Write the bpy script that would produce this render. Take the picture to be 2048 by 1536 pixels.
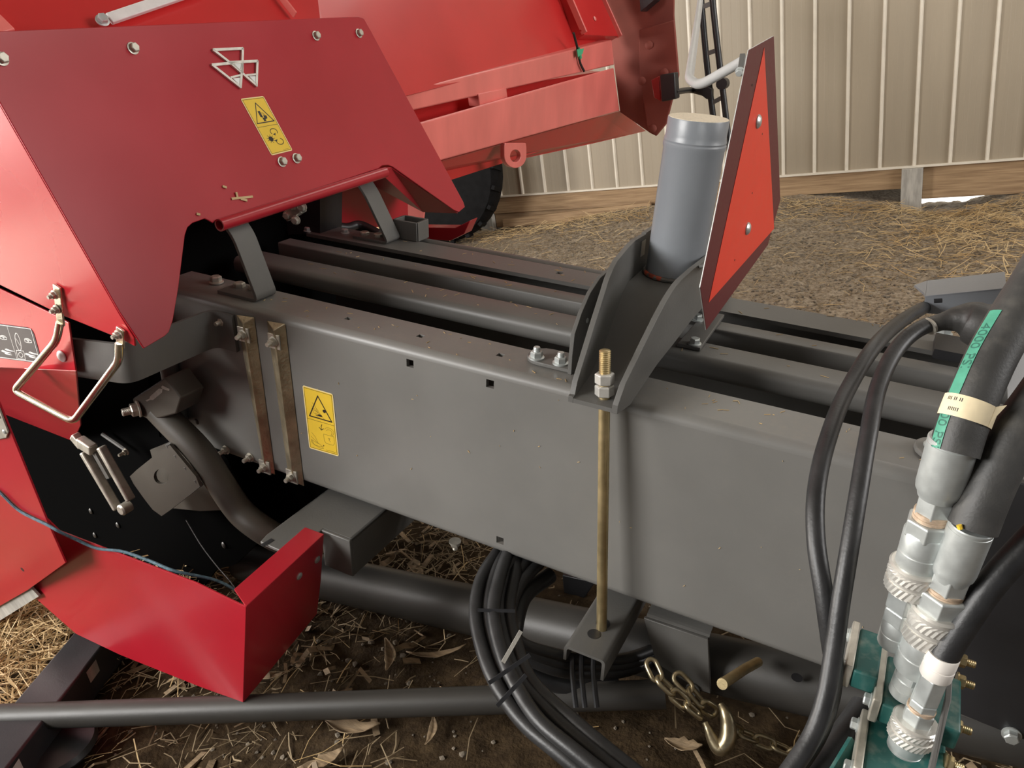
import bpy, bmesh, math, random
import numpy as np
from mathutils import Vector as V, Matrix

for o in list(bpy.data.objects):
    bpy.data.objects.remove(o)
S = bpy.context.scene
COL = S.collection
random.seed(5)
RNG = np.random.default_rng(11)

# ------------------------------------------------------------------ camera
F = 1546.0                                   # focal length in pixels of the 2048 px wide frame
def rotv(w):
    w = np.array(w); th = np.linalg.norm(w); k = w / th
    K = np.array([[0, -k[2], k[1]], [k[2], 0, -k[0]], [-k[1], k[0], 0]])
    return np.eye(3) + math.sin(th) * K + (1 - math.cos(th)) * K @ K
R = rotv((0.39773634, 0.4761297, -0.04842228)) @ np.array([[1, 0, 0], [0, 0, -1], [0, 1, 0]], float)
CN = -R.T @ np.array([-0.09934043, -1.76441313, 7.23130134]) + np.array([0, 0, 0.30])
CAM = V(CN)
cd = bpy.data.cameras.new('camera')
cd.sensor_width = 36.0
cd.lens = F / 2048 * 36
cd.clip_start = 0.02
co = bpy.data.objects.new('camera', cd)
COL.objects.link(co)
mw = np.eye(4)
mw[:3, 0] = R[0]; mw[:3, 1] = -R[1]; mw[:3, 2] = -R[2]; mw[:3, 3] = CN
co.matrix_world = Matrix(mw.tolist())
S.camera = co

# ------------------------------------------------------------------ world, lights, exposure
S.view_settings.view_transform = 'Standard'
S.view_settings.look = 'None'
S.view_settings.gamma = 1
S.view_settings.use_curve_mapping = False
S.view_settings.exposure = 0.0
w = bpy.data.worlds.new('world'); S.world = w; w.use_nodes = True
w.node_tree.nodes['Background'].inputs[0].default_value = (0.93, 0.95, 1.0, 1)
w.node_tree.nodes['Background'].inputs[1].default_value = 0.20

def area(name, loc, target, sx, sy, power, color):
    l = bpy.data.lights.new(name, 'AREA'); l.shape = 'RECTANGLE'; l.size = sx; l.size_y = sy
    l.energy = power; l.color = color
    o = bpy.data.objects.new(name, l); COL.objects.link(o)
    o.location = loc
    o.rotation_euler = (V(target) - V(loc)).to_track_quat('-Z', 'Y').to_euler()
    return o
area('doorway_light_left', (-4.6, -6.75, 1.8), (1.8, -5.6, 0.9), 1.6, 1.7, 430, (1.0, 0.95, 0.88))
area('doorway_light_behind', (-0.6, -9.2, 3.0), (3.0, -5.2, 0.6), 2.6, 1.8, 400, (1.0, 0.98, 0.95))
area('doorway_light_right', (10.2, -3.6, 2.3), (3.0, -2.4, 0.9), 3.4, 2.6, 330, (0.98, 0.96, 0.94))
area('eave_fill', (4.4, -2.4, 3.55), (3.9, -3.0, 0.0), 6.0, 1.0, 55, (1.0, 0.95, 0.87))  # unseen fill added under the roof for the far ground and steel tops
sun = bpy.data.lights.new('sun', 'SUN'); sun.energy = 6.5; sun.angle = 0.009; sun.color = (1.0, 0.95, 0.86)
so = bpy.data.objects.new('sun', sun); COL.objects.link(so); so.location = (-8, -16, 12)
so.rotation_euler = V((0.10, 0.70, -1.0)).to_track_quat('-Z', 'Y').to_euler()

# ------------------------------------------------------------------ frames: b() = drawbar frame to world
BM = np.array([[0.98290814, -0.03539431, -0.18066222], [0.03598646, 0.99935228, 0.0], [0.1805452, -0.00650139, 0.9835452]])
def ray(x, y):
    return R.T @ np.array([(x - 1024) / F, (y - 768) / F, 1.0])
BO = CN + ray(1145, 778) * 1.40
def b(u, v, w): return V(BM.T @ np.array([u, v, w]) + BO)
BU, BV, BW = V(BM[0]), V(BM[1]), V(BM[2])
def hb(x, y, ax, val, du=0, dv=0, dw=0):
    d = BM @ ray(x, y); c = BM @ (CN - BO); s = (val - c[ax]) / d[ax]; q = c + d * s
    return b(q[0] + du, q[1] + dv, q[2] + dw)
def tob(p): return V(BM @ (np.array(p) - BO))
def hw(x, y, ax, val):
    d = ray(x, y); s = (val - CN[ax]) / d[ax]; return V(CN + d * s)
def hp(x, y, P0, n):
    d = V(ray(x, y)); return CAM + d * ((P0 - CAM).dot(n) / d.dot(n))
def cp(x, y, D): return V(CN + ray(x, y) * D)
def depth(p): return float(R[2] @ (np.array(p) - CN))

# ------------------------------------------------------------------ materials
def mat(name, col, rough=0.5, metal=0.0, noise=0.0, nscale=20, bump=0.0, bscale=60, coat=0.0, col2=None, spec=0.5, stretch=None, emit=None, detail=4, dust=0.0, dustcol=(.30, .25, .19)):
    m = bpy.data.materials.new(name); m.use_nodes = True
    nt = m.node_tree; N = nt.nodes; L = nt.links; p = N['Principled BSDF']
    p.inputs['Base Color'].default_value = (*col, 1); p.inputs['Roughness'].default_value = rough
    p.inputs['Metallic'].default_value = metal; p.inputs['Coat Weight'].default_value = coat
    p.inputs['Coat Roughness'].default_value = 0.12
    p.inputs['Specular IOR Level'].default_value = spec
    tc = N.new('ShaderNodeTexCoord'); src = tc.outputs['Object']
    if stretch:
        mp = N.new('ShaderNodeMapping'); mp.inputs['Scale'].default_value = stretch
        L.new(src, mp.inputs[0]); src = mp.outputs[0]
    last = None
    if noise > 0:
        n = N.new('ShaderNodeTexNoise'); n.inputs['Scale'].default_value = nscale; n.inputs['Detail'].default_value = detail
        L.new(src, n.inputs['Vector'])
        r = N.new('ShaderNodeMapRange'); r.inputs[1].default_value = .35; r.inputs[2].default_value = .68
        L.new(n.outputs['Fac'], r.inputs[0])
        mx = N.new('ShaderNodeMix'); mx.data_type = 'RGBA'
        c2 = col2 or tuple(min(1, c * (1 + noise)) for c in col); c1 = col if col2 else tuple(c * (1 - noise) for c in col)
        mx.inputs[6].default_value = (*c1, 1); mx.inputs[7].default_value = (*c2, 1)
        L.new(r.outputs[0], mx.inputs[0]); last = mx.outputs[2]
        rr = N.new('ShaderNodeMapRange'); rr.inputs[3].default_value = max(0.02, rough - .06); rr.inputs[4].default_value = min(1, rough + .08)
        L.new(n.outputs['Fac'], rr.inputs[0]); L.new(rr.outputs[0], p.inputs['Roughness'])
    if dust > 0:
        g = N.new('ShaderNodeTexNoise'); g.inputs['Scale'].default_value = 55; g.inputs['Detail'].default_value = 6
        L.new(tc.outputs['Object'], g.inputs['Vector'])
        r = N.new('ShaderNodeMapRange'); r.inputs[1].default_value = .5; r.inputs[2].default_value = .8; r.inputs[4].default_value = dust
        L.new(g.outputs['Fac'], r.inputs[0])
        ge = N.new('ShaderNodeNewGeometry'); sp = N.new('ShaderNodeSeparateXYZ'); L.new(ge.outputs['Normal'], sp.inputs[0])
        up = N.new('ShaderNodeMapRange'); up.inputs[1].default_value = .3; up.inputs[2].default_value = .95; up.inputs[3].default_value = .25
        L.new(sp.outputs[2], up.inputs[0])
        mu = N.new('ShaderNodeMath'); mu.operation = 'MULTIPLY'; L.new(r.outputs[0], mu.inputs[0]); L.new(up.outputs[0], mu.inputs[1])
        mx = N.new('ShaderNodeMix'); mx.data_type = 'RGBA'; mx.inputs[6].default_value = (*col, 1); mx.inputs[7].default_value = (*dustcol, 1)
        if last: L.new(last, mx.inputs[6])
        L.new(mu.outputs[0], mx.inputs[0]); last = mx.outputs[2]
    if last: L.new(last, p.inputs['Base Color'])
    if bump > 0:
        n2 = N.new('ShaderNodeTexNoise'); n2.inputs['Scale'].default_value = bscale; n2.inputs['Detail'].default_value = 5
        L.new(src, n2.inputs['Vector'])
        bp = N.new('ShaderNodeBump'); bp.inputs['Strength'].default_value = bump; bp.inputs['Distance'].default_value = .004
        L.new(n2.outputs['Fac'], bp.inputs['Height']); L.new(bp.outputs[0], p.inputs['Normal'])
    if emit:
        p.inputs['Emission Color'].default_value = (*emit[:3], 1); p.inputs['Emission Strength'].default_value = emit[3]
    return m
GREY = mat('dark_grey_paint', (.178, .173, .162), .40, noise=.05, nscale=6, bump=.03, bscale=240, dust=.16)
GREYB = mat('bare_grey_paint', (.115, .112, .105), .45, noise=.06, nscale=9, bump=.06, bscale=200)
DGREY = mat('shaded_grey', (.040, .037, .033), .45, noise=.08, nscale=8, bump=.05, bscale=200)  # grey with the shade low under the beam painted into it
LINKG = mat('cavity_shaded_grey', (.078, .070, .058), .48, noise=.08, nscale=9, bump=.06, bscale=200)  # grey darkened to carry the cavity shade on the lift arm
SHADEBLK = mat('shade_black', (.004, .004, .004), .95, spec=.0)  # black that paints the shade of the hood cavity; also on the rim
TUBEP = mat('pale_grey_paint', (.46, .46, .45), .4, noise=.05, nscale=30)
POST = mat('blue_grey_paint', (.215, .23, .25), .33, noise=.05, nscale=8, bump=.04, bscale=120)
POSTTOP = mat('dusty_steel', (.74, .64, .49), .6, noise=.1, nscale=200, bump=.15, bscale=500)
BLACKP = mat('black_paint', (.022, .022, .024), .38, noise=.15, nscale=10, bump=.05, bscale=200)
RED = mat('red_paint', (.40, .012, .024), .30, noise=.06, nscale=4, bump=.012, bscale=14, coat=.25)
REDG = mat('glossy_red_paint', (.46, .014, .024), .27, noise=.04, nscale=3, bump=.02, bscale=5, coat=.55)
REDB = mat('body_red_paint', (.52, .022, .022), .34, noise=.08, nscale=3, bump=.03, bscale=30, coat=.2)
REDR = mat('rail_red_paint', (.78, .19, .165), .34, noise=.10, nscale=7, bump=.03, bscale=30, coat=.3, stretch=(1, 1, .3))
ZINC = mat('zinc', (.54, .57, .56), .40, metal=.55, noise=.07, nscale=60, bump=.02, bscale=300)
REDD = mat('dusty_dull_red', (.25, .062, .045), .75, noise=.12, nscale=6, bump=.05, bscale=60)
ZINCB = mat('bright_zinc', (.74, .72, .67), .34, metal=.55, noise=.05, nscale=80, bump=.02, bscale=300)
ZDULL = mat('dull_plated_steel', (.55, .52, .45), .42, metal=.6, noise=.15, nscale=45, bump=.05, bscale=200)
BRASS = mat('yellow_zinc', (.58, .46, .25), .36, metal=.85, noise=.2, nscale=25, bump=.06, bscale=200)
ANGLE = mat('galvanised_angle_iron', (.48, .42, .29), .36, metal=.8, noise=.25, nscale=22, bump=.4, bscale=160)
CHROME = mat('plated_rod', (.82, .76, .62), .20, metal=.95, noise=.08, nscale=40, bump=.04, bscale=200)
RUBBER = mat('black_rubber', (.022, .022, .023), .42, noise=.25, nscale=25, bump=.1, bscale=220)
HOSE = mat('dusty_hose_rubber', (.050, .049, .047), .52, noise=.25, nscale=14, bump=.1, bscale=320, dust=.22, dustcol=(.28, .26, .22))
TYRE = mat('tyre_rubber', (.007, .007, .0075), .8, noise=.3, nscale=20, bump=.2, bscale=80, spec=.15)
STRIPE = mat('green_hose_stripe', (.07, .31, .21), .55, noise=.12, nscale=60)
TAG = mat('cream_paper_tag', (.80, .68, .45), .7, noise=.08, nscale=40, bump=.2, bscale=60)
WHITE = mat('white_band', (.85, .80, .74), .5)
WPAINT = mat('white_paint', (.78, .78, .76), .4, noise=.05, nscale=30)
GREEN = mat('green_plastic', (.020, .115, .103), .45, noise=.12, nscale=18, bump=.06, bscale=120, dust=.85, dustcol=(.20, .26, .22))
YELLOW = mat('yellow_decal', (.82, .55, .045), .38, noise=.03, nscale=30)
YEDGE = mat('pale_decal_edge', (.85, .72, .40), .45)
INK = mat('decal_ink', (.02, .013, .01), .45)
DIM = mat('faint_decal_ink', (.32, .21, .03), .45)
BDECAL = mat('black_decal', (.05, .04, .045), .33)
SIGNR = mat('fluorescent_red', (.78, .052, .026), .42, noise=.02, nscale=40)
SIGNB = mat('retroreflective_border', (.115, .014, .017), .45, noise=.08, nscale=150)
ALU = mat('bare_aluminium', (.55, .55, .53), .35, metal=.7)
WELDRED = mat('red_primer_weld', (.45, .08, .04), .5, noise=.5, nscale=70)
WALL = mat('tan_steel_sheet', (.325, .272, .20), .48, noise=.07, nscale=3, bump=.03, bscale=40, stretch=(1, 1, .12))
RIB = mat('pale_rib_edge', (.70, .64, .54), .38, noise=.05, nscale=10)
def soil_shade(m):                                    # dirt colour carries shade, browner under the machine, and light towards the wall
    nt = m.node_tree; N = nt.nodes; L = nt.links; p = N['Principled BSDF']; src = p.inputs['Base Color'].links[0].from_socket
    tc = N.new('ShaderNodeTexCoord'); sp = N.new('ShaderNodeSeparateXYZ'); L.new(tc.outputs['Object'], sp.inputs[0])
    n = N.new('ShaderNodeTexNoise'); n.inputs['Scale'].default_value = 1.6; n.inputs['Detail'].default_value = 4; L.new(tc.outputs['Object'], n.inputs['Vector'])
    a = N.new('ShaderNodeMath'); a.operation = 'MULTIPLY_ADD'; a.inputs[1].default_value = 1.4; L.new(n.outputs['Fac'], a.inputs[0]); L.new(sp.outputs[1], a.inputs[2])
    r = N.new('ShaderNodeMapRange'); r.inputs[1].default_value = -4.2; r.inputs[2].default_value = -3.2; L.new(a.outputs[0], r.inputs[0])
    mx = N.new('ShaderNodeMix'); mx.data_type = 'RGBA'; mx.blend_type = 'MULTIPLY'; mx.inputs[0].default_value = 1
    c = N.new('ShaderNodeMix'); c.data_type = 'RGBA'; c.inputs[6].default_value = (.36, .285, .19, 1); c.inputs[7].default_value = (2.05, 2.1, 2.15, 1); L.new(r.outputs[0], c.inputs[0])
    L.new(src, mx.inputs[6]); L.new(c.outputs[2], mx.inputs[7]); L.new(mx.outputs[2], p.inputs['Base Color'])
WOOD = mat('timber', (.40, .27, .15), .75, noise=.35, nscale=7, bump=.25, bscale=30, stretch=(.5, 6, 9), col2=(.24, .15, .08))
WOODP = mat('grey_timber', (.40, .38, .34), .8, noise=.2, nscale=8, bump=.3, bscale=40, stretch=(5, 5, 1))
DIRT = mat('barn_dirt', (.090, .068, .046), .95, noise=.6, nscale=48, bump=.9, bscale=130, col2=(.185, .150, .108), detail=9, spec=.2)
soil_shade(DIRT)
STRAW = mat('straw', (.46, .30, .13), .6, noise=.4, nscale=2.5, col2=(.62, .47, .26), spec=.3)
STRAWD = mat('weathered_straw', (.23, .17, .10), .7, noise=.5, nscale=4, col2=(.37, .28, .17), spec=.3)
HUSK = mat('dry_husk', (.33, .235, .14), .7, noise=.35, nscale=18, bump=.3, bscale=60, stretch=(1, 5, 1))
STONE = mat('pebbles', (.17, .14, .105), .85, noise=.4, nscale=12, bump=.3, bscale=150)
TWINE = mat('blue_twine', (.075, .14, .18), .7, noise=.3, nscale=120, bump=.5, bscale=500)
CEIL = mat('roof_sheet', (.30, .27, .22), .6, noise=.1, nscale=2)
LENS = mat('red_lens', (.35, .01, .01), .15, coat=.5)
CLEARG = mat('green_tape', (.06, .42, .22), .4)
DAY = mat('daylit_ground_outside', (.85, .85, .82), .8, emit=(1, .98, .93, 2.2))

# ------------------------------------------------------------------ building helpers (all points in world space)
def tag(o, label=None, cat=None, group=None, kind=None):
    if label: o['label'] = label
    if cat: o['category'] = cat
    if group: o['group'] = group
    if kind: o['kind'] = kind
    return o
def thing(name, label, cat, loc, group=None):
    o = bpy.data.objects.new(name, None); COL.objects.link(o); o.location = loc
    o.empty_display_size = .05
    o['origin'] = list(loc)
    return tag(o, label, cat, group)
def org(parent):
    return V((0, 0, 0)) if parent is None else V(parent['origin'])
class G:
    def __init__(s): s.v = []; s.f = []
    def add(s, vs, fs):
        n = len(s.v); s.v += [V(p) for p in vs]; s.f += [tuple(i + n for i in f) for f in fs]; return s
    def hexa(s, p):      # 8 points: bottom ring 0-3, top ring 4-7
        return s.add(p, [(3, 2, 1, 0), (4, 5, 6, 7), (0, 1, 5, 4), (1, 2, 6, 5), (2, 3, 7, 6), (3, 0, 4, 7)])
    def box(s, u0, u1, v0, v1, w0, w1, fr=b):
        return s.hexa([fr(u0, v0, w0), fr(u1, v0, w0), fr(u1, v1, w0), fr(u0, v1, w0), fr(u0, v0, w1), fr(u1, v0, w1), fr(u1, v1, w1), fr(u0, v1, w1)])
    def prism(s, pts, off):
        n = len(pts); off = V(off)
        vs = [V(p) for p in pts] + [V(p) + off for p in pts]
        return s.add(vs, [tuple(range(n)), tuple(range(2 * n - 1, n - 1, -1))] + [(i, i + n, (i + 1) % n + n, (i + 1) % n) for i in range(n)])
    def bar(s, p, q, sx, sy, up):
        p, q, up = V(p), V(q), V(up); d = (q - p).normalized(); x = d.cross(up).normalized() * sx / 2; y = x.cross(d).normalized() * sy / 2
        return s.hexa([p - x - y, p + x - y, p + x + y, p - x + y, q - x - y, q + x - y, q + x + y, q - x + y])
    def tube(s, path, r, n=14, caps=True, inner=None):
        path = [V(p) for p in path]; m = len(path)
        rs = r if hasattr(r, '__len__') else [r] * m
        t0 = (path[1] - path[0]).normalized(); a = t0.orthogonal().normalized(); vs = []
        for i in range(m):
            t = (path[min(i + 1, m - 1)] - path[max(i - 1, 0)]).normalized()
            a = (a - t * a.dot(t)).normalized(); c = t.cross(a)
            vs += [path[i] + (a * math.cos(2 * math.pi * k / n) + c * math.sin(2 * math.pi * k / n)) * rs[i] for k in range(n)]
        fs = [(i * n + k, i * n + (k + 1) % n, (i + 1) * n + (k + 1) % n, (i + 1) * n + k) for i in range(m - 1) for k in range(n)]
        if caps: fs += [tuple(range(n - 1, -1, -1)), tuple((m - 1) * n + k for k in range(n))]
        return s.add(vs, fs)
    def lathe(s, p, d, prof, n=24, phase=0, a=None, capped=True):
        p, d = V(p), V(d).normalized()
        a = d.orthogonal().normalized() if a is None else (V(a) - d * V(a).dot(d)).normalized(); c = d.cross(a); m = len(prof)
        vs = [p + d * t + (a * math.cos(2 * math.pi * k / n + phase) + c * math.sin(2 * math.pi * k / n + phase)) * r for t, r in prof for k in range(n)]
        fs = [(i * n + k, i * n + (k + 1) % n, (i + 1) * n + (k + 1) % n, (i + 1) * n + k) for i in range(m - 1) for k in range(n)]
        if capped: fs += [tuple(range(n - 1, -1, -1)), tuple((m - 1) * n + k for k in range(n))]
        return s.add(vs, fs)
    def make(s, name, m, parent=None, smooth=40, bevel=0, segs=2, label=None, cat=None, group=None, kind=None):
        me = bpy.data.meshes.new(name)
        if parent is None:
            z = min(p.z for p in s.v); cx = sum((p for p in s.v), V()) / len(s.v); L = V((cx.x, cx.y, z))
        else: L = org(parent)
        me.from_pydata([p - L for p in s.v], [], s.f); me.validate()
        bm = bmesh.new(); bm.from_mesh(me); bmesh.ops.recalc_face_normals(bm, faces=bm.faces); bm.to_mesh(me); bm.free()
        me.materials.append(m)
        if smooth: me.shade_smooth(); me.set_sharp_from_angle(angle=math.radians(smooth))
        o = bpy.data.objects.new(name, me); COL.objects.link(o)
        if parent is None: o.location = L
        else: o.parent = parent
        o['origin'] = list(L)
        if bevel:
            mo = o.modifiers.new('edge', 'BEVEL'); mo.width = bevel; mo.segments = segs; mo.limit_method = 'ANGLE'; mo.angle_limit = math.radians(40)
            mo.harden_normals = False
        return tag(o, label, cat, group, kind)
def cat_path(pts, n=8):
    pts = [V(p) for p in pts]; out = []; P = [pts[0] * 2 - pts[1]] + pts + [pts[-1] * 2 - pts[-2]]
    for i in range(1, len(P) - 2):
        for k in range(n):
            t = k / n; a, c, d, e = P[i - 1], P[i], P[i + 1], P[i + 2]
            out.append(.5 * ((2 * c) + (d - a) * t + (2 * a - 5 * c + 4 * d - e) * t * t + (3 * c - a - 3 * d + e) * t ** 3))
    return out + [pts[-1]]
def fillet(pts, rad, n=6):                    # straight runs with rounded corners
    pts = [V(p) for p in pts]; out = [pts[0]]
    for i in range(1, len(pts) - 1):
        p, q, r = pts[i - 1], pts[i], pts[i + 1]
        k = min(rad, (p - q).length * .45, (r - q).length * .45)
        s, e = q + (p - q).normalized() * k, q + (r - q).normalized() * k
        out += [s * (1 - t) ** 2 + q * 2 * t * (1 - t) + e * t * t for t in [j / n for j in range(n + 1)]]
    return out + [pts[-1]]
def sheet(u0, u1, a0, a1, holes, fn, t):      # plate with square holes cut right through; fn(u, a, depth)
    us = sorted({u0, u1, *[x for h in holes for x in h[:2]]}); aa = sorted({a0, a1, *[x for h in holes for x in h[2:]]})
    hole = lambda i, j: i < 0 or j < 0 or i >= len(us) - 1 or j >= len(aa) - 1 or any(h[0] < (us[i] + us[i + 1]) / 2 < h[1] and h[2] < (aa[j] + aa[j + 1]) / 2 < h[3] for h in holes)
    g = G(); na = len(aa)
    for dd in (0, t): g.v += [fn(u, a, dd) for u in us for a in aa]
    o = len(us) * na; ix = lambda i, j, k: i * na + j + k * o
    for i in range(len(us) - 1):
        for j in range(na - 1):
            if hole(i, j): continue
            g.f += [(ix(i, j, 0), ix(i + 1, j, 0), ix(i + 1, j + 1, 0), ix(i, j + 1, 0)), (ix(i, j, 1), ix(i, j + 1, 1), ix(i + 1, j + 1, 1), ix(i + 1, j, 1))]
            for (di, dj, p, q) in ((-1, 0, (i, j), (i, j + 1)), (1, 0, (i + 1, j), (i + 1, j + 1)), (0, -1, (i, j), (i + 1, j)), (0, 1, (i, j + 1), (i + 1, j + 1))):
                if hole(i + di, j + dj): g.f.append((ix(*p, 0), ix(*q, 0), ix(*q, 1), ix(*p, 1)))
    return g
BOLTS = {}
def bolt(parent, pos, nrm, af=.018, kind='hex', m=None, rot=0.3, name='bolt', stud=.016):
    key = (kind, round(af, 4), (m or ZINC).name, round(stud, 3))
    if key not in BOLTS:
        g = G(); r = af / 2 / math.cos(math.pi / 6); z = V((0, 0, 1)); o = V()
        if kind == 'rivet':
            g.lathe(o, z, [(0, af / 2), (af * .10, af / 2), (af * .22, af * .36), (af * .26, af * .12)], 16)
        elif kind == 'carriage':
            g.lathe(o, z, [(0, af * .62), (af * .1, af * .6), (af * .26, af * .42), (af * .33, af * .15)], 18)
        else:
            g.lathe(o, z, [(0, af * .72), (af * .13, af * .72), (af * .17, af * .6)], 20)
            g.lathe(o, z, [(af * .17, r * .97), (af * .22, r), (af * .60, r), (af * .68, r * .86)], 6)
            if kind == 'nut':
                k = int(stud / .0022); pr = []
                for i in range(k): pr += [(af * .68 + i * .0022, af * .33), (af * .68 + i * .0022 + .0011, af * .30)]
                g.lathe(o, z, pr + [(af * .68 + k * .0022, af * .28)], 14)
            else: g.lathe(o, z, [(af * .66, r * .8), (af * .70, r * .72)], 14)
        me = bpy.data.meshes.new(name); me.from_pydata(g.v, [], g.f)
        me.materials.append(m or ZINC); me.shade_smooth(); me.set_sharp_from_angle(angle=math.radians(35)); BOLTS[key] = me
    q = V(nrm).normalized().to_track_quat('Z', 'Y').to_matrix().to_4x4() @ Matrix.Rotation(rot, 4, 'Z')
    o = bpy.data.objects.new(name, BOLTS[key]); COL.objects.link(o); o.parent = parent
    o.matrix_basis = Matrix.Translation(V(pos) - org(parent)) @ q
    return o
def stroke(g, pts, wd, n, closed=False, lift=0.0):       # flat printed line on a surface with normal n
    pts = [V(p) for p in pts]; m = len(pts)
    for i in range(m if closed else m - 1):
        p, q = pts[i], pts[(i + 1) % m]; d = (q - p)
        if d.length < 1e-6: continue
        d.normalize(); s = d.cross(n).normalized() * wd / 2; e = d * wd * .4; l = n * lift
        g.add([p - s - e + l, q - s + e + l, q + s + e + l, p + s - e + l], [(0, 1, 2, 3)])
def mesh_np(name, verts, faces, m, parent=None, kind=None, label=None, cat=None, smooth=True):
    me = bpy.data.meshes.new(name); me.from_pydata(verts.tolist() if hasattr(verts, 'tolist') else verts, [], faces.tolist() if hasattr(faces, 'tolist') else faces)
    me.materials.append(m)
    if smooth: me.shade_smooth()
    o = bpy.data.objects.new(name, me); COL.objects.link(o)
    if parent: o.parent = parent; o.location = -org(parent)
    return tag(o, label, cat, None, kind)

# ================================================================== SETTING
LAT = RNG.random((128, 128))
def vnoise(x, y, s):
    x = x * s + 31.7; y = y * s + 57.3
    i = np.floor(x).astype(int); j = np.floor(y).astype(int); fx = x - i; fy = y - j
    fx = fx * fx * (3 - 2 * fx); fy = fy * fy * (3 - 2 * fy)
    g = lambda a, c: LAT[a % 128, c % 128]
    return (g(i, j) * (1 - fx) + g(i + 1, j) * fx) * (1 - fy) + (g(i, j + 1) * (1 - fx) + g(i + 1, j + 1) * fx) * fy
MX = np.array([-9, -.02, .7, 1.37, 2.2, 2.64, 3.0, 3.35, 3.5, 3.72, 3.95, 4.12, 4.6, 12]); MZ = np.array([-.02, 0, .05, .115, .13, .135, .09, .03, -.05, -.05, -.01, .055, .08, .08])
def ground(x, y):
    x = np.asarray(x, float); y = np.asarray(y, float)
    z = (vnoise(x, y, 1.1) - .5) * .05 + (vnoise(x, y, 4) - .5) * .026 + (vnoise(x, y, 13) - .5) * .020 + (vnoise(x, y, 37) - .5) * .013 + (vnoise(x, y, 80) - .5) * .006
    near = np.exp(-((x - 2.4) ** 2 / 3 + (y + 5.3) ** 2 / .8)); z = z * (1 - .35 * near)
    mound = np.interp(x, MX, MZ) * np.exp(-np.clip(-y, 0, 9) ** 2 / .35)
    return z + mound
def axis(segs):
    out = []
    for a, c, d in segs: out += list(np.arange(a, c, d))
    return np.array(out + [segs[-1][1]])
gx = axis([(-14, -4, 1), (-4, .6, .06), (.6, 4.2, .014), (4.2, 7, .035), (7, 16, 1)]); gy = axis([(-14, -6.6, .6), (-6.6, -4.6, .014), (-4.6, 0.3, .026), (.3, 1.5, .2)])
XX, YY = np.meshgrid(gx, gy, indexing='ij'); ZZ = ground(XX, YY)
nv = np.stack([XX, YY, ZZ], -1).reshape(-1, 3); ny = len(gy)
ii, jj = np.meshgrid(np.arange(len(gx) - 1), np.arange(ny - 1), indexing='ij'); q = (ii * ny + jj).ravel()
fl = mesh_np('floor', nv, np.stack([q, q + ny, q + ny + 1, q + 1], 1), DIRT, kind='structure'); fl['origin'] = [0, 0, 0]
tag(fl, 'bare brown earth barn floor')

wb = thing('wall_back', 'tan ribbed steel sheet wall at the back of the shed', None, (2.5, 0, 0)); wb['kind'] = 'structure'
SP = .2286; i0, i1 = -9, 58
for i in range(i0, i1):
    x0 = i * SP
    g = G(); g.hexa([(x0 + .012, 0, .30), (x0 + SP - .012, 0, .30), (x0 + SP - .012, .012, .30), (x0 + .012, .012, .30), (x0 + .012, 0, 3.4), (x0 + SP - .012, 0, 3.4), (x0 + SP - .012, .012, 3.4), (x0 + .012, .012, 3.4)])
    for k in (.35, .65):                       # shallow stiffening swages of the pan
        xs = x0 + SP * k; g.hexa([(xs - .012, -.0006, .30), (xs + .012, -.0006, .30), (xs + .018, 0.001, .30), (xs - .018, .001, .30), (xs - .012, -.0006, 3.4), (xs + .012, -.0006, 3.4), (xs + .018, .001, 3.4), (xs - .018, .001, 3.4)])
    g.make('wall_panel', WALL, wb, smooth=0)
    g = G(); g.hexa([(x0 - .015, 0.004, .30), (x0 + .015, .004, .30), (x0 + .015, .012, .30), (x0 - .015, .012, .30), (x0 - .015, .004, 3.4), (x0 + .015, .004, 3.4), (x0 + .015, .012, 3.4), (x0 - .015, .012, 3.4)])
    g.hexa([(x0 - .008, -.019, .30), (x0 + .006, -.019, .30), (x0 + .015, .006, .30), (x0 - .015, .006, .30), (x0 - .008, -.019, 3.4), (x0 + .006, -.019, 3.4), (x0 + .015, .006, 3.4), (x0 - .015, .006, 3.4)])
    g.make('rib', RIB, wb, smooth=0)
tr = G(); tr.hexa([(-2.2, -.030, .284), (13.2, -.030, .284), (13.2, .02, .284), (-2.2, .02, .284), (-2.2, -.030, .300), (13.2, -.030, .300), (13.2, .02, .300), (-2.2, .02, .300)])
tr.make('trim_1', RIB, None, kind='structure', bevel=.002, label='pale steel base trim under the wall sheets')
def board(x0, x1, z0, z1, y0, y1, dz=0, m=WOOD, name='skirt_board', par=None):
    g = G(); g.hexa([(x0, y0, z0), (x1, y0, z0 + dz), (x1, y1, z0 + dz), (x0, y1, z0), (x0, y0, z1), (x1, y0, z1 + dz), (x1, y1, z1 + dz), (x0, y1, z1)])
    return g.make(name, m, par or wb, bevel=.003)
board(-2.2, -.17, .10, .283, -.005, .035); board(-.10, 3.355, .135, .283, -.012, .03); board(3.49, 6.8, .050, .286, .0, .04); board(6.8, 13.2, .03, .283, -.012, .03)
board(-.10, 1.9, .0, .132, .004, .045, .02); board(-2.2, -.17, -.1, .09, .0, .04)
board(3.35, 3.49, -.12, .283, -.06, .06, m=WOODP, name='wall_post'); board(-.235, -.105, -.12, .283, -.06, .06, m=WOODP, name='wall_post')
g = G(); g.hexa([(.03, -.11, .02), (1.45, -.09, .045), (1.45, -.05, .045), (.03, -.07, .02), (.03, -.11, .095), (1.45, -.09, .165), (1.45, -.05, .165), (.03, -.07, .095)])
g.make('timber_offcut', WOOD, None, bevel=.004, label='long loose timber plank lying against the wall foot behind the red machine', cat='plank')
g = G(); g.hexa([(3.40, .30, -.10), (5.2, .30, -.10), (5.2, 1.4, -.10), (3.40, 1.4, -.10), (3.40, .30, .045), (5.2, .30, .045), (5.2, 1.4, .045), (3.40, 1.4, .045)])
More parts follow.
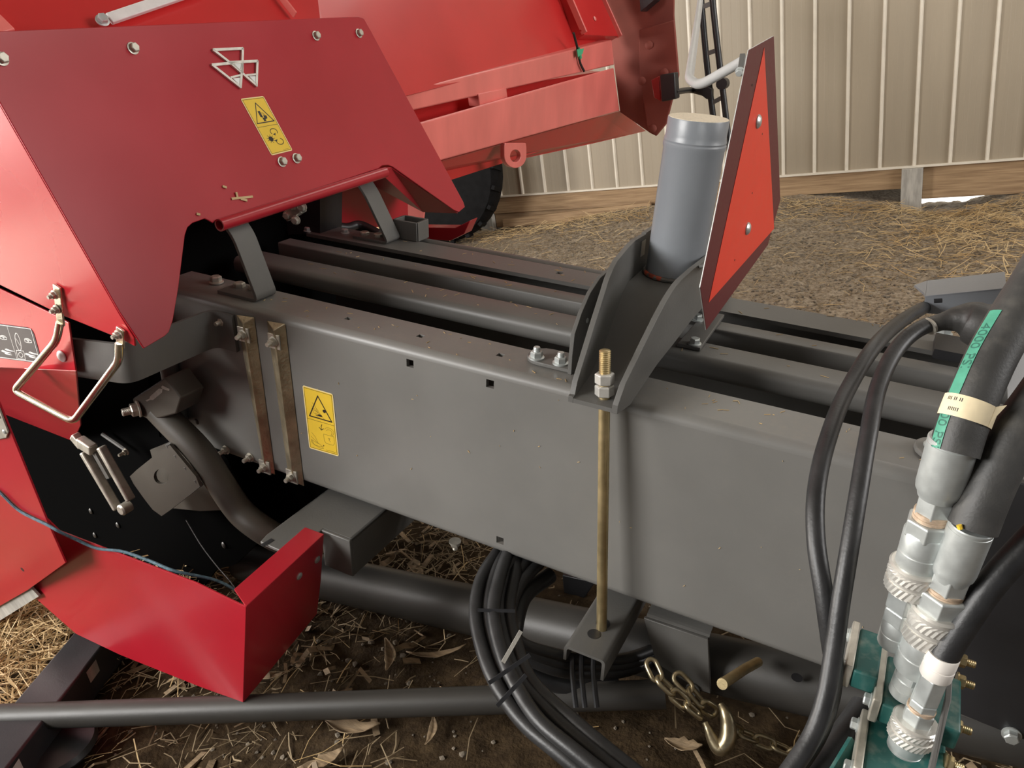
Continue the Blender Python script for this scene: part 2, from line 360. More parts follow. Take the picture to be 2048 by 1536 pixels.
g.make('trim_2', DAY, None, kind='structure', label='daylit ground outside seen through the gap under the wall')
g = G(); g.hexa([(-1.2, -13, 4.2), (13.2, -13, 4.2), (13.2, .3, 3.6), (-1.2, .3, 3.6), (-1.2, -13, 4.3), (13.2, -13, 4.3), (13.2, .3, 3.7), (-1.2, .3, 3.7)])
g.make('ceiling', CEIL, None, kind='structure', label='shed roof sheeting above the machine', smooth=0)
g = G(); g.hexa([(-14, -14, -.05), (-1.4, -14, -.05), (-1.4, 1, -.05), (-14, 1, -.05), (-14, -14, .05), (-1.4, -14, .05), (-1.4, 1, .05), (-14, 1, .05)])
g.make('path', mat('pale_concrete', (.48, .44, .38), .85, noise=.1, nscale=3), None, kind='structure', label='pale sunlit concrete yard outside the open shed end', smooth=0)

# ------------------------------------------------------------------ straw, chaff, pebbles, husks
def blades(name, n, sampler, lmin, lmax, wmin, wmax, m, lift=.01, tilt=.25, curl=.15, label=None):
    xy = sampler(n); n = len(xy); L = RNG.uniform(lmin, lmax, n) / 2; W = RNG.uniform(wmin, wmax, n) / 2
    th = RNG.uniform(0, 2 * np.pi, n); ti = RNG.normal(0, tilt, n)
    d = np.stack([np.cos(th) * np.cos(ti), np.sin(th) * np.cos(ti), np.sin(ti)], 1)
    s = np.stack([-np.sin(th), np.cos(th), RNG.normal(0, .4, n)], 1); s /= np.linalg.norm(s, axis=1)[:, None]
    up = np.cross(d, s); bend = RNG.normal(0, curl, n) * L
    c = np.stack([xy[:, 0], xy[:, 1], ground(xy[:, 0], xy[:, 1]) + RNG.uniform(0, lift, n) + np.abs(np.sin(ti)) * L * .6], 1)
    vs = []
    for k, bd in ((-1, 0), (0, 1), (1, 0)):
        base = c + d * (L * k)[:, None] + s * (bend * bd)[:, None] + up * (np.abs(bend) * .5 * bd)[:, None]
        for a in (0, 1, 2):
            an = a * 2.094; vs.append(base + (s * math.cos(an) + up * (.55 * math.sin(an))) * W[:, None])
    v = np.stack(vs, 1).reshape(-1, 3); o = np.arange(n)[:, None] * 9
    fs = np.array([[r * 3 + a, r * 3 + (a + 1) % 3, r * 3 + 3 + (a + 1) % 3, r * 3 + 3 + a] for r in (0, 1) for a in (0, 1, 2)])
    f = (o[:, :, None] + fs[None]).reshape(-1, 4)
    return mesh_np(name, v, f, m, kind='stuff', label=label, cat='straw', smooth=False)
def rect(x0, x1, y0, y1, dens=None, thr=None):
    def f(n):
        p = np.stack([RNG.uniform(x0, x1, n * 3), RNG.uniform(y0, y1, n * 3)], 1)
        if dens is not None:
            k = dens(p[:, 0], p[:, 1]); p = p[RNG.random(len(p)) < k]
        return p[:n]
    return f
wallband = lambda x, y: np.clip(np.exp(-(y + .15) ** 2 / .12) * .9 + np.clip(vnoise(x, y, 1.2) - .62, 0, 1) * .9 + .9 * np.exp(-((x - 3.75) ** 2 / .22 + (y + .95) ** 2 / .35)) + .02, 0, 1)
blades('straw_litter', 7000, rect(-.6, 5.6, -4.2, -.17, wallband), .05, .20, .003, .006, STRAW, .035, .18, label='golden straw drifted along the foot of the wall')
blades('straw_litter', 22000, rect(-.2, 5.8, -4.4, -.1), .006, .032, .003, .008, STRAWD, .006, .15, label='short chaff bits strewn over the dirt behind the drawbar')
nearclump = lambda x, y: np.clip((vnoise(x, y, 2.3) - .32) * 1.5, .06, 1)
blades('straw_litter', 4600, rect(.9, 4.1, -6.3, -4.3, nearclump), .02, .11, .0018, .0042, STRAWD, .018, .25, .3, label='brown broken stalks littered on the dirt below the drawbar')
blades('straw_litter', 520, rect(.9, 4.1, -6.3, -4.3, nearclump), .03, .13, .0018, .004, STRAW, .022, .28, .25, label='pale straw stalks scattered below the drawbar')
blades('straw_litter', 6500, rect(.4, 1.62, -6.0, -4.9, lambda x, y: np.clip(1.5 - x * .7, .1, 1)), .05, .20, .002, .005, STRAW, .05, .2, .2, label='sunlit straw heap beside the black floor tube')
blades('leaf_litter', 420, rect(1.0, 4.0, -6.2, -4.6, nearclump), .03, .085, .008, .020, HUSK, .012, .35, .6, label='crumpled leaf and husk scraps littered below the drawbar')
def stones(name, n, x0, x1, y0, y1, r0, r1, label):
    t = (1 + 5 ** .5) / 2; ic = np.array([(-1, t, 0), (1, t, 0), (-1, -t, 0), (1, -t, 0), (0, -1, t), (0, 1, t), (0, -1, -t), (0, 1, -t), (t, 0, -1), (t, 0, 1), (-t, 0, -1), (-t, 0, 1)]) / 1.9
    fc = np.array([(0, 11, 5), (0, 5, 1), (0, 1, 7), (0, 7, 10), (0, 10, 11), (1, 5, 9), (5, 11, 4), (11, 10, 2), (10, 7, 6), (7, 1, 8), (3, 9, 4), (3, 4, 2), (3, 2, 6), (3, 6, 8), (3, 8, 9), (4, 9, 5), (2, 4, 11), (6, 2, 10), (8, 6, 7), (9, 8, 1)])
    x = RNG.uniform(x0, x1, n); y = RNG.uniform(y0, y1, n); r = r0 + (r1 - r0) * RNG.random(n) ** 3
    v = ic[None] * r[:, None, None] * RNG.uniform(.6, 1.25, (n, 12, 3)); v[:, :, 2] *= .6
    v += np.stack([x, y, ground(x, y) + r * .2], 1)[:, None]
    f = (np.arange(n)[:, None, None] * 12 + fc[None]).reshape(-1, 3)
    mesh_np(name, v.reshape(-1, 3), f, STONE, kind='stuff', label=label, cat='gravel', smooth=False)
stones('gravel', 26000, .6, 5.8, -4.4, -.2, .003, .013, 'small pale stones and clods in the dirt behind the drawbar')
stones('gravel', 1800, .9, 4.1, -6.3, -4.4, .003, .010, 'small clods and stones in the dirt below the drawbar')
def husk(px, py, ln, wd, ang, label, bend=.35, D=None):
    p = hw(px, py, 2, .03); z = float(ground(p.x, p.y)); p = V((p.x, p.y, z + .012)); g = G(); n = 9
    d = V((math.cos(ang), math.sin(ang), 0)); s = V((-math.sin(ang), math.cos(ang), 0)); vs = []
    for i in range(n):
        t = i / (n - 1) - .5; wv = wd * (1 - (2 * abs(t)) ** 1.7 * .85) / 2 * random.uniform(.8, 1.1); c = p + d * ln * t + s * bend * ln * (t * t - .1) + V((0, 0, ln * .22 * (t * t * 2 + .1 * random.random())))
        for k in (-1, -.4, .4, 1): vs.append(c + s * wv * k + V((0, 0, wv * .7 * (k * k) + random.uniform(0, .002))))
    m = 4; fs = [(i * m + k, i * m + k + 1, (i + 1) * m + k + 1, (i + 1) * m + k) for i in range(n - 1) for k in range(m - 1)]
    g.add(vs, fs); o = g.make('corn_husk', HUSK, None, smooth=60, label=label, cat='husk', group='dry husks on the floor')
    mo = o.modifiers.new('thickness', 'SOLIDIFY'); mo.thickness = .0012
for a in ((735, 1085, .10, .032, .3, 'pale curled dry husk just below the near beam edge'), (770, 1110, .09, .03, 1.4, 'dry husk standing up behind the corner of the red guard'),
          (775, 1300, .12, .03, 2.2, 'twisted dry husk on bare dirt below the wide lower tube'), (870, 1290, .15, .022, .5, 'long thin husk curling beside the cable bundle'),
          (700, 1440, .13, .04, .25, 'flat husk lying in front of the long thin pipe'), (860, 1450, .08, .02, 1.9, 'small hooked husk between pipe and frame bottom'),
          (640, 1510, .10, .035, .9, 'ragged dry husk at the bottom edge of the picture'), (1365, 1475, .075, .035, .1, 'small brown leaf scrap beside the chain hook'),
          (1140, 1225, .08, .04, .8, 'pale husk piece behind the lower clamp channel'), (1480, 1290, .07, .04, .2, 'brown leaf scrap tucked under the beam above the tube'),
          (830, 1130, .10, .03, 2.6, 'brown curled husk under the beam left of the cables')):
    husk(a[0], a[1], a[2], a[3], a[4], a[5])

# ================================================================== DRAWBAR
dr = thing('drawbar', 'dark grey twin-beam steel drawbar with square holes and a yellow warning decal', 'drawbar', b(0, .33, -.43))
T = .010; RAD = .018; H = .43
def sq(px, py, ax, val, s=.0085):
    p = tob(hb(px, py, ax, val)); a = p.x; c = p.z if ax == 1 else p.y
    return (a - s, a + s, c - s, c + s)
U0, U1 = -1.10, 1.25
def beam(name, vo, sg, wh, fh):               # C section: web at vo, flanges pointing to sg
    g = sheet(U0, U1, -H + RAD, -RAD, wh, lambda u, a, d: b(u, vo + sg * d, a), T)
    g2 = sheet(U0, U1, vo + sg * RAD if sg > 0 else vo - .118, vo + .118 if sg > 0 else vo - RAD, fh, lambda u, a, d: b(u, a, -d), T)
    g3 = sheet(U0, U1, vo + sg * RAD if sg > 0 else vo - .118, vo + .118 if sg > 0 else vo - RAD, [], lambda u, a, d: b(u, a, -H + d), T)
    for k in (g2, g3): g.add(k.v, k.f)
    for wc, s in ((-RAD, 1), (-H + RAD, -1)):
        vs = []; n = 7
        for u in (U0, U1):
            for rr in (RAD, RAD - T):
                for i in range(n):
                    an = i / (n - 1) * math.pi / 2
                    vs.append(b(u, vo + sg * RAD - sg * rr * math.cos(an), wc + s * rr * math.sin(an)))
        fs = []
        for i in range(n - 1):
            fs += [(i, i + 1, 2 * n + i + 1, 2 * n + i), (n + i, 3 * n + i, 3 * n + i + 1, n + i + 1)]
        g.add(vs, fs)
    o = g.make(name, GREY if sg > 0 else GREYB, dr, smooth=50)
    return o
beam('near_beam', 0, 1, [sq(820, 727, 1, 0), sq(980, 768, 1, 0), sq(1000, 1081, 1, 0)], [sq(696, 637, 2, 0, .007), sq(841, 672, 2, 0, .007), sq(1001, 710, 2, 0, .007)])
beam('far_beam', .66, -1, [sq(1905, 711, 1, .655, .010)], [sq(1119, 546, 2, 0, .008)])
def rrect(v0, v1, w0, w1, r, n=5):
    out = []
    for cv, cw, a0 in ((v1 - r, w1 - r, 0), (v0 + r, w1 - r, 90), (v0 + r, w0 + r, 180), (v1 - r, w0 + r, 270)):
        out += [(cv + r * math.cos(math.radians(a0 + 90 * i / n)), cw + r * math.sin(math.radians(a0 + 90 * i / n))) for i in range(n + 1)]
    return out
def extr(prof, u0, u1, name, m, par, **k):
    g = G(); g.prism([b(u0, v, w) for v, w in prof], BU * (u1 - u0)); return g.make(name, m, par, smooth=50, **k)
extr(rrect(.255, .352, -.047, 0, .018), U0, U1, 'drive_tube', GREYB, dr)
extr(rrect(.424, .478, -.055, 0, .004, 2), U0, U1, 'centre_rail', GREYB, dr)
g = G(); g.tube([b(-.86, .70, -.03), b(.12, .685, -.03)], .024, 16); g.make('side_pipe', GREYB, dr)
extr([(0.01, -H + T), (.65, -H + T), (.65, -H + .002), (.01, -H + .002)], -1.0, -.72, 'bottom_plate', GREYB, dr)
# angle irons bolted to the web
def angle(tl, tr, bl, br):
    P = [hb(*tl, 1, -.001), hb(*tr, 1, -.001), hb(*br, 1, -.001), hb(*bl, 1, -.001)]
    g = G(); off = -BV * .016
    rt = P[0].lerp(P[1], .60) + off; rb = P[3].lerp(P[2], .62) + off
    dn = (P[3] - P[0]).normalized() * .014
    g.add([P[0], P[1], P[2], P[3], rt + dn, rb - dn], [(0, 4, 5, 3), (4, 1, 2, 5), (0, 1, 4), (3, 5, 2), (0, 3, 2, 1)])
    o = g.make('angle_bar', ANGLE, dr, smooth=0, bevel=.0015, label='galvanised angle bar with a bright ridge')
    for t in (.10, .945):
        c = P[0].lerp(P[3], t).lerp(P[1].lerp(P[2], t), .5) - BV * .010
        pl = G(); e = BW * .018; f2 = BU * .017; pl.prism([c - e - f2, c + e - f2, c + e + f2, c - e + f2], -BV * .004)
        pl.make('washer_plate', ZDULL, o, smooth=0, bevel=.001)
        bolt(o, c - BV * .004, -BV + BU * .05, .017, 'nut', ZDULL, random.random(), 'nut', .012)
angle((472, 629), (509, 634), (528, 940), (551, 950)); angle((533, 641), (571, 647), (577, 955), (609, 973))
for (x, y) in ((447, 642), (453, 899), (501, 914)): bolt(dr, hb(x, y, 1, 0), -BV, .017, 'nut', ZDULL, .2, 'nut', .014)
# decals -----------------------------------------------------------
def plate_frame(TL, TR, BR, BL):
    return lambda s, t: TL.lerp(TR, s).lerp(BL.lerp(BR, s), t)
def decal(par, corners, n, name, draw, base=YELLOW, edge=YEDGE, inkm=INK, label=None):
    fr = plate_frame(*corners); g = G(); off = n * .0006
    r = .06; asp = (corners[1] - corners[0]).length / (corners[3] - corners[0]).length
    out = []
    for cx, cy, a in ((1 - r, r * asp, -90), (1 - r, 1 - r * asp, 0), (r, 1 - r * asp, 90), (r, r * asp, 180)):
        out += [fr(cx + r * math.cos(math.radians(a + 30 * k)), cy + r * asp * math.sin(math.radians(a + 30 * k))) for k in range(4)]
    g.prism(out, off); o = g.make(name, edge, par, smooth=0, label=label)
    k = .028; c = [fr(k, k * asp), fr(1 - k, k * asp), fr(1 - k, 1 - k * asp), fr(k, 1 - k * asp)]
    g = G(); g.prism([p + off for p in c], n * .0003); g.make('decal_face', base, o, smooth=0)
    gi, gd = G(), G()
    draw(gi, gd, lambda s, t: fr(s, t) + n * .0010, n)
    gi.make('print', inkm, o, smooth=0)
    if gd.v: gd.make('faint_print', DIM, o, smooth=0)
    return o
def circ(P, cx, cy, rx, ry, a0=0, a1=360, n=16): return [P(cx + rx * math.cos(math.radians(a0 + (a1 - a0) * k / n)), cy + ry * math.sin(math.radians(a0 + (a1 - a0) * k / n))) for k in range(n + 1)]
def poly(g, pts): g.add(pts, [tuple(range(len(pts)))])
def draw_frame(gi, P, n, mid):
    stroke(gi, [P(.05, .028), P(.95, .028), P(.95, .972), P(.05, .972)], .0009, n, True)
    stroke(gi, [P(.05, mid), P(.95, mid)], .0009, n)
def hand(g, P, n, cx, cy, s, wd):
    pts = [(-.5, -.25), (-.1, .05), (.25, .25), (.45, .45), (.1, .5), (-.3, .35), (-.5, 0), (-.2, .1), (.05, .18), (-.15, -.3), (-.4, -.55)]
    stroke(g, [P(cx + a * s, cy + c * s * .5) for a, c in pts], wd, n)
def draw_lock(gi, gd, P, n):
    draw_frame(gi, P, n, .505)
    stroke(gi, [P(.49, .10), P(.14, .455), P(.88, .455)], .0030, n, True)
    hand(gd, P, n, .42, .33, .36, .0010); hand(gd, P, n, .50, .38, .30, .0010)
    poly(gi, circ(P, .66, .315, .055, .026)); poly(gi, circ(P, .50, .405, .075, .018)); poly(gi, [P(.34, .425), P(.46, .39), P(.56, .41), P(.44, .42)])
    stroke(gi, [P(.53, .545), P(.50, .58), P(.495, .625)], .0018, n); stroke(gi, [P(.43, .60), P(.495, .635), P(.57, .605)], .0018, n)
    stroke(gd, [P(.56, .69), P(.90, .69), P(.90, .80), P(.85, .835), P(.62, .835), P(.56, .80)], .0011, n, True)
    stroke(gd, circ(P, .76, .62, .15, .055, -170, 20) + [P(.84, .69)], .0011, n); stroke(gd, circ(P, .76, .63, .09, .035, -170, 20) + [P(.80, .69)], .0011, n)
    stroke(gd, [P(.70, .74), P(.76, .74), P(.72, .765), P(.77, .79)], .0014, n)
    hand(gd, P, n, .32, .84, .42, .0011); stroke(gd, circ(P, .33, .87, .22, .05, 20, 200), .001, n); poly(gi, circ(P, .52, .885, .02, .01))
    for k in range(7): stroke(gi, [P(.60 + k * .045, .945), P(.63 + k * .045, .945)], .0008, n)
cr = [hb(605, 770, 1, -.0003), hb(666, 788, 1, -.0003), hb(678, 913, 1, -.0003), hb(619, 896, 1, -.0003)]
decal(dr, cr, -BV, 'warning_decal', draw_lock, label='yellow hand-crush and padlock warning decal')
# bent strap from web, channel arm and fixings
ua = tob(hb(428, 640, 1, 0)).x; wt = tob(hb(428, 618, 1, 0)).z; wbm = tob(hb(430, 688, 1, 0)).z
vk = -.240
pth = fillet([b(ua + .07, -.006, 0), b(ua, -.006, 0), b(ua, vk, 0), hb(60, 738, 1, vk - .018) - BW * wbm], .03, 6)
g = G(); hgt = BW * (wt - wbm); bs = BW * wbm; n = len(pth); vs = []
for i, p in enumerate(pth):
    t = (pth[min(i + 1, n - 1)] - pth[max(i - 1, 0)]).normalized(); s = t.cross(BW).normalized() * .004
    vs += [p + bs - s, p + bs + s, p + bs + hgt + s, p + bs + hgt - s]
fs = [(i * 4 + k, i * 4 + (k + 1) % 4, i * 4 + 4 + (k + 1) % 4, i * 4 + 4 + k) for i in range(n - 1) for k in range(4)] + [(0, 1, 2, 3), (4 * n - 4, 4 * n - 1, 4 * n - 2, 4 * n - 3)]
g.add(vs, fs); g.make('bent_strap', GREYB, dr, smooth=35)
g = G(); ws = -.44; q = [hb(520, 1086, 2, ws), hb(640, 988, 2, ws), hb(760, 1030, 2, ws), hb(650, 1066, 2, ws), hb(542, 1113, 2, ws)]
a0, a1 = tob(q[0]), tob(q[4]); uL = -.628; uR = -.455
g.prism([b(uL, -.185, ws), b(uL + .006, -.21, ws), b(-.535, -.212, ws), b(-.535, -.105, ws), b(uR, -.105, ws), b(uR, .30, ws), b(uL, .30, ws)], -BW * .008)
g.box(uR - .008, uR, -.105, .30, ws - .10, ws); g.box(-.535, uR, -.113, -.105, ws - .10, ws); g.box(uL, uL + .008, -.10, .30, ws - .06, ws)
g.make('cross_arm', GREYB, dr, bevel=.002)
c = hb(535, 1085, 2, ws + .0006); sl = BV * .014 + BU * .002; g = G(); g.tube([c - sl, c + sl], .006, 12); g.v = [p - BW * (p - c).dot(BW) * .95 for p in g.v]; g.make('slot', BLACKP, dr)
for (x, y, v) in ((727, 1068, .06), (783, 1052, .08), (910, 1082, .08)): bolt(dr, hb(x, y, 1, v), -BW, .02, 'nut', ZDULL, .4, 'nut', .012)
# fixings on the flange tops
for (x, y, m) in ((433, 565, ZDULL), (480, 578, ZDULL), (510, 583, ZDULL)): bolt(dr, hb(x, y, 2, .002), BW, .024, 'hex', m, .5)
for (x, y) in ((730, 474), (757, 478)): bolt(dr, hb(x, y, 2, .0), BW, .024, 'hex', ZDULL, .2)
for (x, y) in ((616, 462), (690, 466)): bolt(dr, hb(x, y, 2, .0), BW, .018, 'hex', ZINC, .7)
# plates at the front end
g = G(); g.prism([hb(1912, 930, 1, -.010), b(1.25, -.010, .005), b(1.25, -.010, -.44), hb(1868, 1408, 1, -.010)], BV * .009)
g.make('black_side_plate', BLACKP, dr, bevel=.002, label='black plate bolted over the beam at the hose end')
bolt(dr, hb(2023, 1468, 1, -.0105), -BV, .020, 'hex', ZINC, .1)
def foot(pa, pb2, vw, par, mt=GREY):             # round-ended foot plate lying on a flange
    a, c = tob(pa), tob(pb2); r = vw / 2; pts = [b(a.x + r - r * math.sin(math.radians(k * 22.5)), a.y + r * math.cos(math.radians(k * 22.5)), .0005) for k in range(9)]
    pts += [b(c.x, a.y - r, .0005), b(c.x, a.y + r, .0005)]
    g = G(); g.prism(pts, BW * .009); return g.make('foot_plate', mt, par, bevel=.0015)
fp = foot(hb(1826, 895, 2, 0), b(.86, 0, 0), .075, dr)
for (x, y) in ((1868, 893), (1955, 915)): bolt(fp, hb(x, y, 2, .0095), BW, .022, 'nut', ZINC, .3, 'nut', .016)
for (x, y) in ((1886, 668),): bolt(dr, hb(x, y, 2, .0), BW, .026, 'hex', ZINC, .3)
g = G(); g.prism([cp(2011, 705, 1.02), cp(2030, 690, 1.04), cp(2075, 680, 1.06), cp(2080, 905, 1.0), cp(2003, 890, 1.0), cp(2014, 800, 1.01)], BV * .02 + BU * .01)
g.make('end_cover', GREYB, dr, bevel=.003, label='scuffed grey cover at the right end')
g = G()
for (x0, y0, x1, y1) in ((2036, 735, 2020, 765), (2040, 790, 2026, 815), (2022, 800, 2016, 815), (2045, 750, 2035, 790)):
    stroke(g, [cp(x0, y0, .998), cp(x1, y1, .992)], .003, V(-R[2]))
g = G(); g.prism([hb(x, y, 1, .34) for x, y in ((1124, 1150), (1190, 1165), (1168, 1198), (1150, 1206), (1136, 1202), (1127, 1182))], BV * .02); g.make('rear_stop', BLACKP, dr, bevel=.003)
# chaff lying on the steel
def specks(name, n, fn, nrm, m, par, l0=.003, l1=.012):
    g = G(); nrm = V(nrm)
    for _ in range(n):
        p = fn(); a = nrm.orthogonal().normalized(); a.rotate(Matrix.Rotation(random.uniform(0, 6.3), 3, nrm)); s = a.cross(nrm)
        l = random.uniform(l0, l1) / 2; wd = random.uniform(.0006, .0014) / 2
        g.hexa([p - a * l - s * wd, p + a * l - s * wd, p + a * l + s * wd, p - a * l + s * wd] + [x + nrm * .0008 for x in (p - a * l - s * wd, p + a * l - s * wd, p + a * l + s * wd, p - a * l + s * wd)])
    return g.make(name, m, par, smooth=0, kind='stuff')
specks('chaff', 60, lambda: b(random.uniform(-.8, .7), random.uniform(.02, .11), .0003), BW, STRAW, dr)
specks('chaff', 32, lambda: b(random.uniform(-.7, .6), -.0003, random.uniform(-.40, -.02)), -BV, STRAW, dr, .001, .007)
specks('chaff', 70, lambda: b(random.uniform(-.9, .5), random.choice([random.uniform(.27, .34), random.uniform(.43, .47), random.uniform(.55, .65)]), .0004), BW, STRAW, dr, .004, .02)

# ================================================================== POST CLAMP
pc = thing('post_clamp', 'saddle clamp with upright blue grey steel post bolted across the drawbar', 'clamp', b(.055, .0, 0))
VC = .33
V0 = -.062
def uline(side, v):                         # the channel widens towards the post
    t = min(max((v - V0) / (.27 - V0), 0), 1)
    if v > VC: t = min(max((2 * VC - V0 - v) / (.27 - V0), 0), 1)
    return (.028 - .024 * t) if side < 0 else (.0995 + .0295 * t)
UL = .004
fl_path = [(V0, .0155), (-.03, .016), (.03, .022), (.10, .050), (.15, .088), (.20, .124), (.235, .136), (.33, .137)]
full = fl_path + [(2 * VC - v, w) for v, w in reversed(fl_path[:-1])]
g = G(); vs = []
for v, w in full: vs += [b(uline(-1, v), v, w), b(uline(1, v), v, w), b(uline(1, v), v, w - .008), b(uline(-1, v), v, w - .008)]
m_ = len(full)
g.add(vs, [(i * 4 + k, i * 4 + (k + 1) % 4, i * 4 + 4 + (k + 1) % 4, i * 4 + 4 + k) for i in range(m_ - 1) for k in range(4)] + [(0, 1, 2, 3), (4 * m_ - 4, 4 * m_ - 3, 4 * m_ - 2, 4 * m_ - 1)])
g.make('saddle_floor', GREYB, pc, smooth=25)
def onplane(side, pts):
    p0, p1 = V((uline(side, V0), V0, 0)), V((uline(side, .27), .27, 0)); nn = (p1 - p0).cross(V((0, 0, 1))).normalized(); out = []
    for x, y in pts:
        d = V(BM @ ray(x, y)); c = V(BM @ (CN - BO)); out.append(c + d * ((p0 - c).dot(nn) / d.dot(nn)))
    return [(q.y, q.z) for q in out]
def side(sd, top, bot):
    n_ = 26; va = V0; vb = 2 * VC - V0
    ti = [(v, w) for v, w in top] + [(2 * VC - v, w) for v, w in reversed(top) if v < VC - .005]; bi = bot + [(2 * VC - v, w) for v, w in reversed(bot[:-1])]
    vv = sorted({va, vb, *[max(va, min(vb, v)) for v, w in ti + bi]})
    T_ = np.interp(vv, [v for v, w in ti], [w for v, w in ti]); B_ = np.interp(vv, [v for v, w in bi], [w for v, w in bi]); vs = []
    for v, t_, b_ in zip(vv, T_, B_):
        u = uline(sd, v); e = sd * .010; vs += [b(u, v, b_), b(u + e, v, b_), b(u + e, v, max(t_, b_ + .003)), b(u, v, max(t_, b_ + .003))]
    m_ = len(vv); g = G()
    g.add(vs, [(i * 4 + k, i * 4 + (k + 1) % 4, i * 4 + 4 + (k + 1) % 4, i * 4 + 4 + k) for i in range(m_ - 1) for k in range(4)] + [(0, 1, 2, 3), (4 * m_ - 4, 4 * m_ - 3, 4 * m_ - 2, 4 * m_ - 1)])
    g.make('side_plate', GREYB, pc, smooth=30, bevel=.0006)
topL = onplane(-1, ((1150, 790), (1155, 764), (1173, 704), (1191, 645), (1211, 582), (1218, 559), (1227, 537), (1235, 522), (1245, 510), (1258, 494), (1271, 481), (1288, 468), (1305, 460)))
topR = onplane(1, ((1223, 815), (1240, 765), (1265, 713), (1290, 662), (1306, 630), (1321, 602), (1332, 584), (1343, 568), (1354, 556), (1366, 546), (1377, 536), (1388, 528), (1407, 516)))
botA = [(V0, .007), (-.01, .003), (.095, .040), (.165, .055), (.248, .075), (.33, .08)]
top_fix = lambda t: [(v, w) for k, (v, w) in enumerate(t) if v <= VC and all(v > q_[0] for q_ in t[:k])] + [(VC, max(w for v, w in t if v <= VC))]
side(-1, top_fix(topL), botA); side(1, top_fix(topR), botA)
PB = b(.070, VC, .137); PW = (BW - BU * -.035 + BV * 0).normalized()
ax = (hb(1395, 235, 1, VC) - hb(1345, 548, 1, VC)).normalized()
Lp = (hb(1395, 235, 1, VC) - PB).dot(ax)
pr = .0572
g = G(); g.lathe(PB, ax, [(0, pr), (Lp - .056, pr), (Lp - .052, pr * 1.03), (Lp - .046, pr * 1.035), (Lp - .043, pr * 1.005), (Lp - .040, pr * 1.02), (Lp - .036, pr * 1.0), (Lp - .030, pr * .985), (Lp - .0012, pr * .985), (Lp, pr * .975)], 64)
po = g.make('post', POST, pc, smooth=30)
g = G(); g.lathe(PB + ax * (Lp - .0002), ax, [(0, pr * .965), (.0008, pr * .96)], 64); g.make('post_cap', POSTTOP, po, smooth=30, label='pale dusty post top')
n = 56; vs = []
g = G(); path = [PB + BW * .004 + (BU * math.cos(2 * math.pi * k / n) + BV * math.sin(2 * math.pi * k / n)) * (pr + .002) for k in range(n + 1)]
g.tube(path, [.0045 + .001 * math.sin(k * 2.3) for k in range(n + 1)], 8, caps=False); g.make('weld_bead', GREYB, po)
g = G(); k0 = [k for k in range(n + 1) if -152 < (360 * k / n - 360) < -95]
g.tube([path[k] + BW * .0006 for k in k0], .0046, 8); g.make('red_weld_mark', WELDRED, po, label='red primer streak on the weld')
# threaded rod and nuts: axis through the near foot
rt, rb = hb(1210, 700, 1, -.027), hb(1203.5, 1245, 1, -.058)
rd = (rb - rt).normalized(); RL = (rb - rt).length
nt = (hb(1207, 790, 1, -.030) - rt).dot(rd)
g = G(); pr2 = [(0, .0085), (.0015, .0100)]
k = int((nt - .004) / .0036)
for i in range(k): pr2 += [(.002 + i * .0036, .0104), (.002 + i * .0036 + .0018, .0090)]
g.lathe(rt, rd, pr2 + [(nt + .006, .0102), (RL + .02, .0102)], 24); g.make('threaded_rod', BRASS, pc, smooth=60, label='yellow zinc clamp rod')
for (t0, ph) in ((nt - .042, .35), (nt - .020, .5)):
    g = G(); g.lathe(rt + rd * t0, rd, [(0, .0145), (.002, .0172), (.018, .0172), (.0195, .0150)], 6, ph); g.make('hex_nut', ZINCB, pc, smooth=0, bevel=.0008)
# lower channel clip
wl = tob(hb(1203.5, 1245, 1, -.062)).z - .002
vN = -.135; uA, uB = tob(hb(1128, 1293, 1, vN)).x, tob(hb(1211, 1318, 1, vN)).x
wl = tob(hb(1128, 1290, 1, vN)).z
rb2 = hb(1203.5, 1247, 2, wl)
g = G(); prof = fillet([b(uA, 0, wl - .036) - b(0, 0, 0) for _ in (0,)] + [b(uA, 0, wl) - b(0, 0, 0), b(uB, 0, wl) - b(0, 0, 0), b(uB, 0, wl - .05) - b(0, 0, 0)], .010, 4)
inn = fillet([b(uA + .006, 0, wl - .036) - b(0, 0, 0), b(uA + .006, 0, wl - .006) - b(0, 0, 0), b(uB - .006, 0, wl - .006) - b(0, 0, 0), b(uB - .006, 0, wl - .05) - b(0, 0, 0)], .006, 4)
g.prism([b(0, vN, 0) + p for p in prof] + [b(0, vN, 0) + p for p in reversed(inn)], BV * .90)
g.make('lower_channel', GREYB, pc, smooth=30)
for (x, y, r1, nm) in ((1206, 1247, .014, 'rod_hole'), (1188, 1268, .013, 'spare_hole')):
    c = hb(x, y, 2, wl + .0004); g = G(); g.lathe(c, BW, [(0, r1), (.0003, r1)], 24); g.make(nm, BLACKP, pc)
# L bracket feet
lt = [(.053, .010), (.053, .038), (.058, .081), (.084, .112), (.121, .141), (.167, .158), (.237, .162), (.33, .162)]
lb = [(.053, .0), (.12, .0), (.16, .03), (.33, .05)]
t = lt + [(2 * VC - v, w) for v, w in reversed(lt[:-1])]; bt = lb + [(2 * VC - v, w) for v, w in reversed(lb[:-1])]
g = G(); g.prism([b(-.034, v, w) for v, w in t] + [b(-.034, v, w) for v, w in reversed(bt)], BU * .008)
lbk = g.make('l_bracket', GREYB, pc, smooth=25, bevel=.0008)
a = tob(hb(1042, 722, 2, 0)); r = .036; vc = .092
pts = [b(-.135 + r - r * math.sin(math.radians(k * 22.5)), vc + r * math.cos(math.radians(k * 22.5)), .0005) for k in range(9)] + [b(-.032, vc - r, .0005), b(-.027, vc - r, .008), b(-.027, vc + r, .008), b(-.032, vc + r, .0005)]
pts = pts[:9] + [b(-.028, vc - r, .0005), b(-.028, vc + r, .0005)]
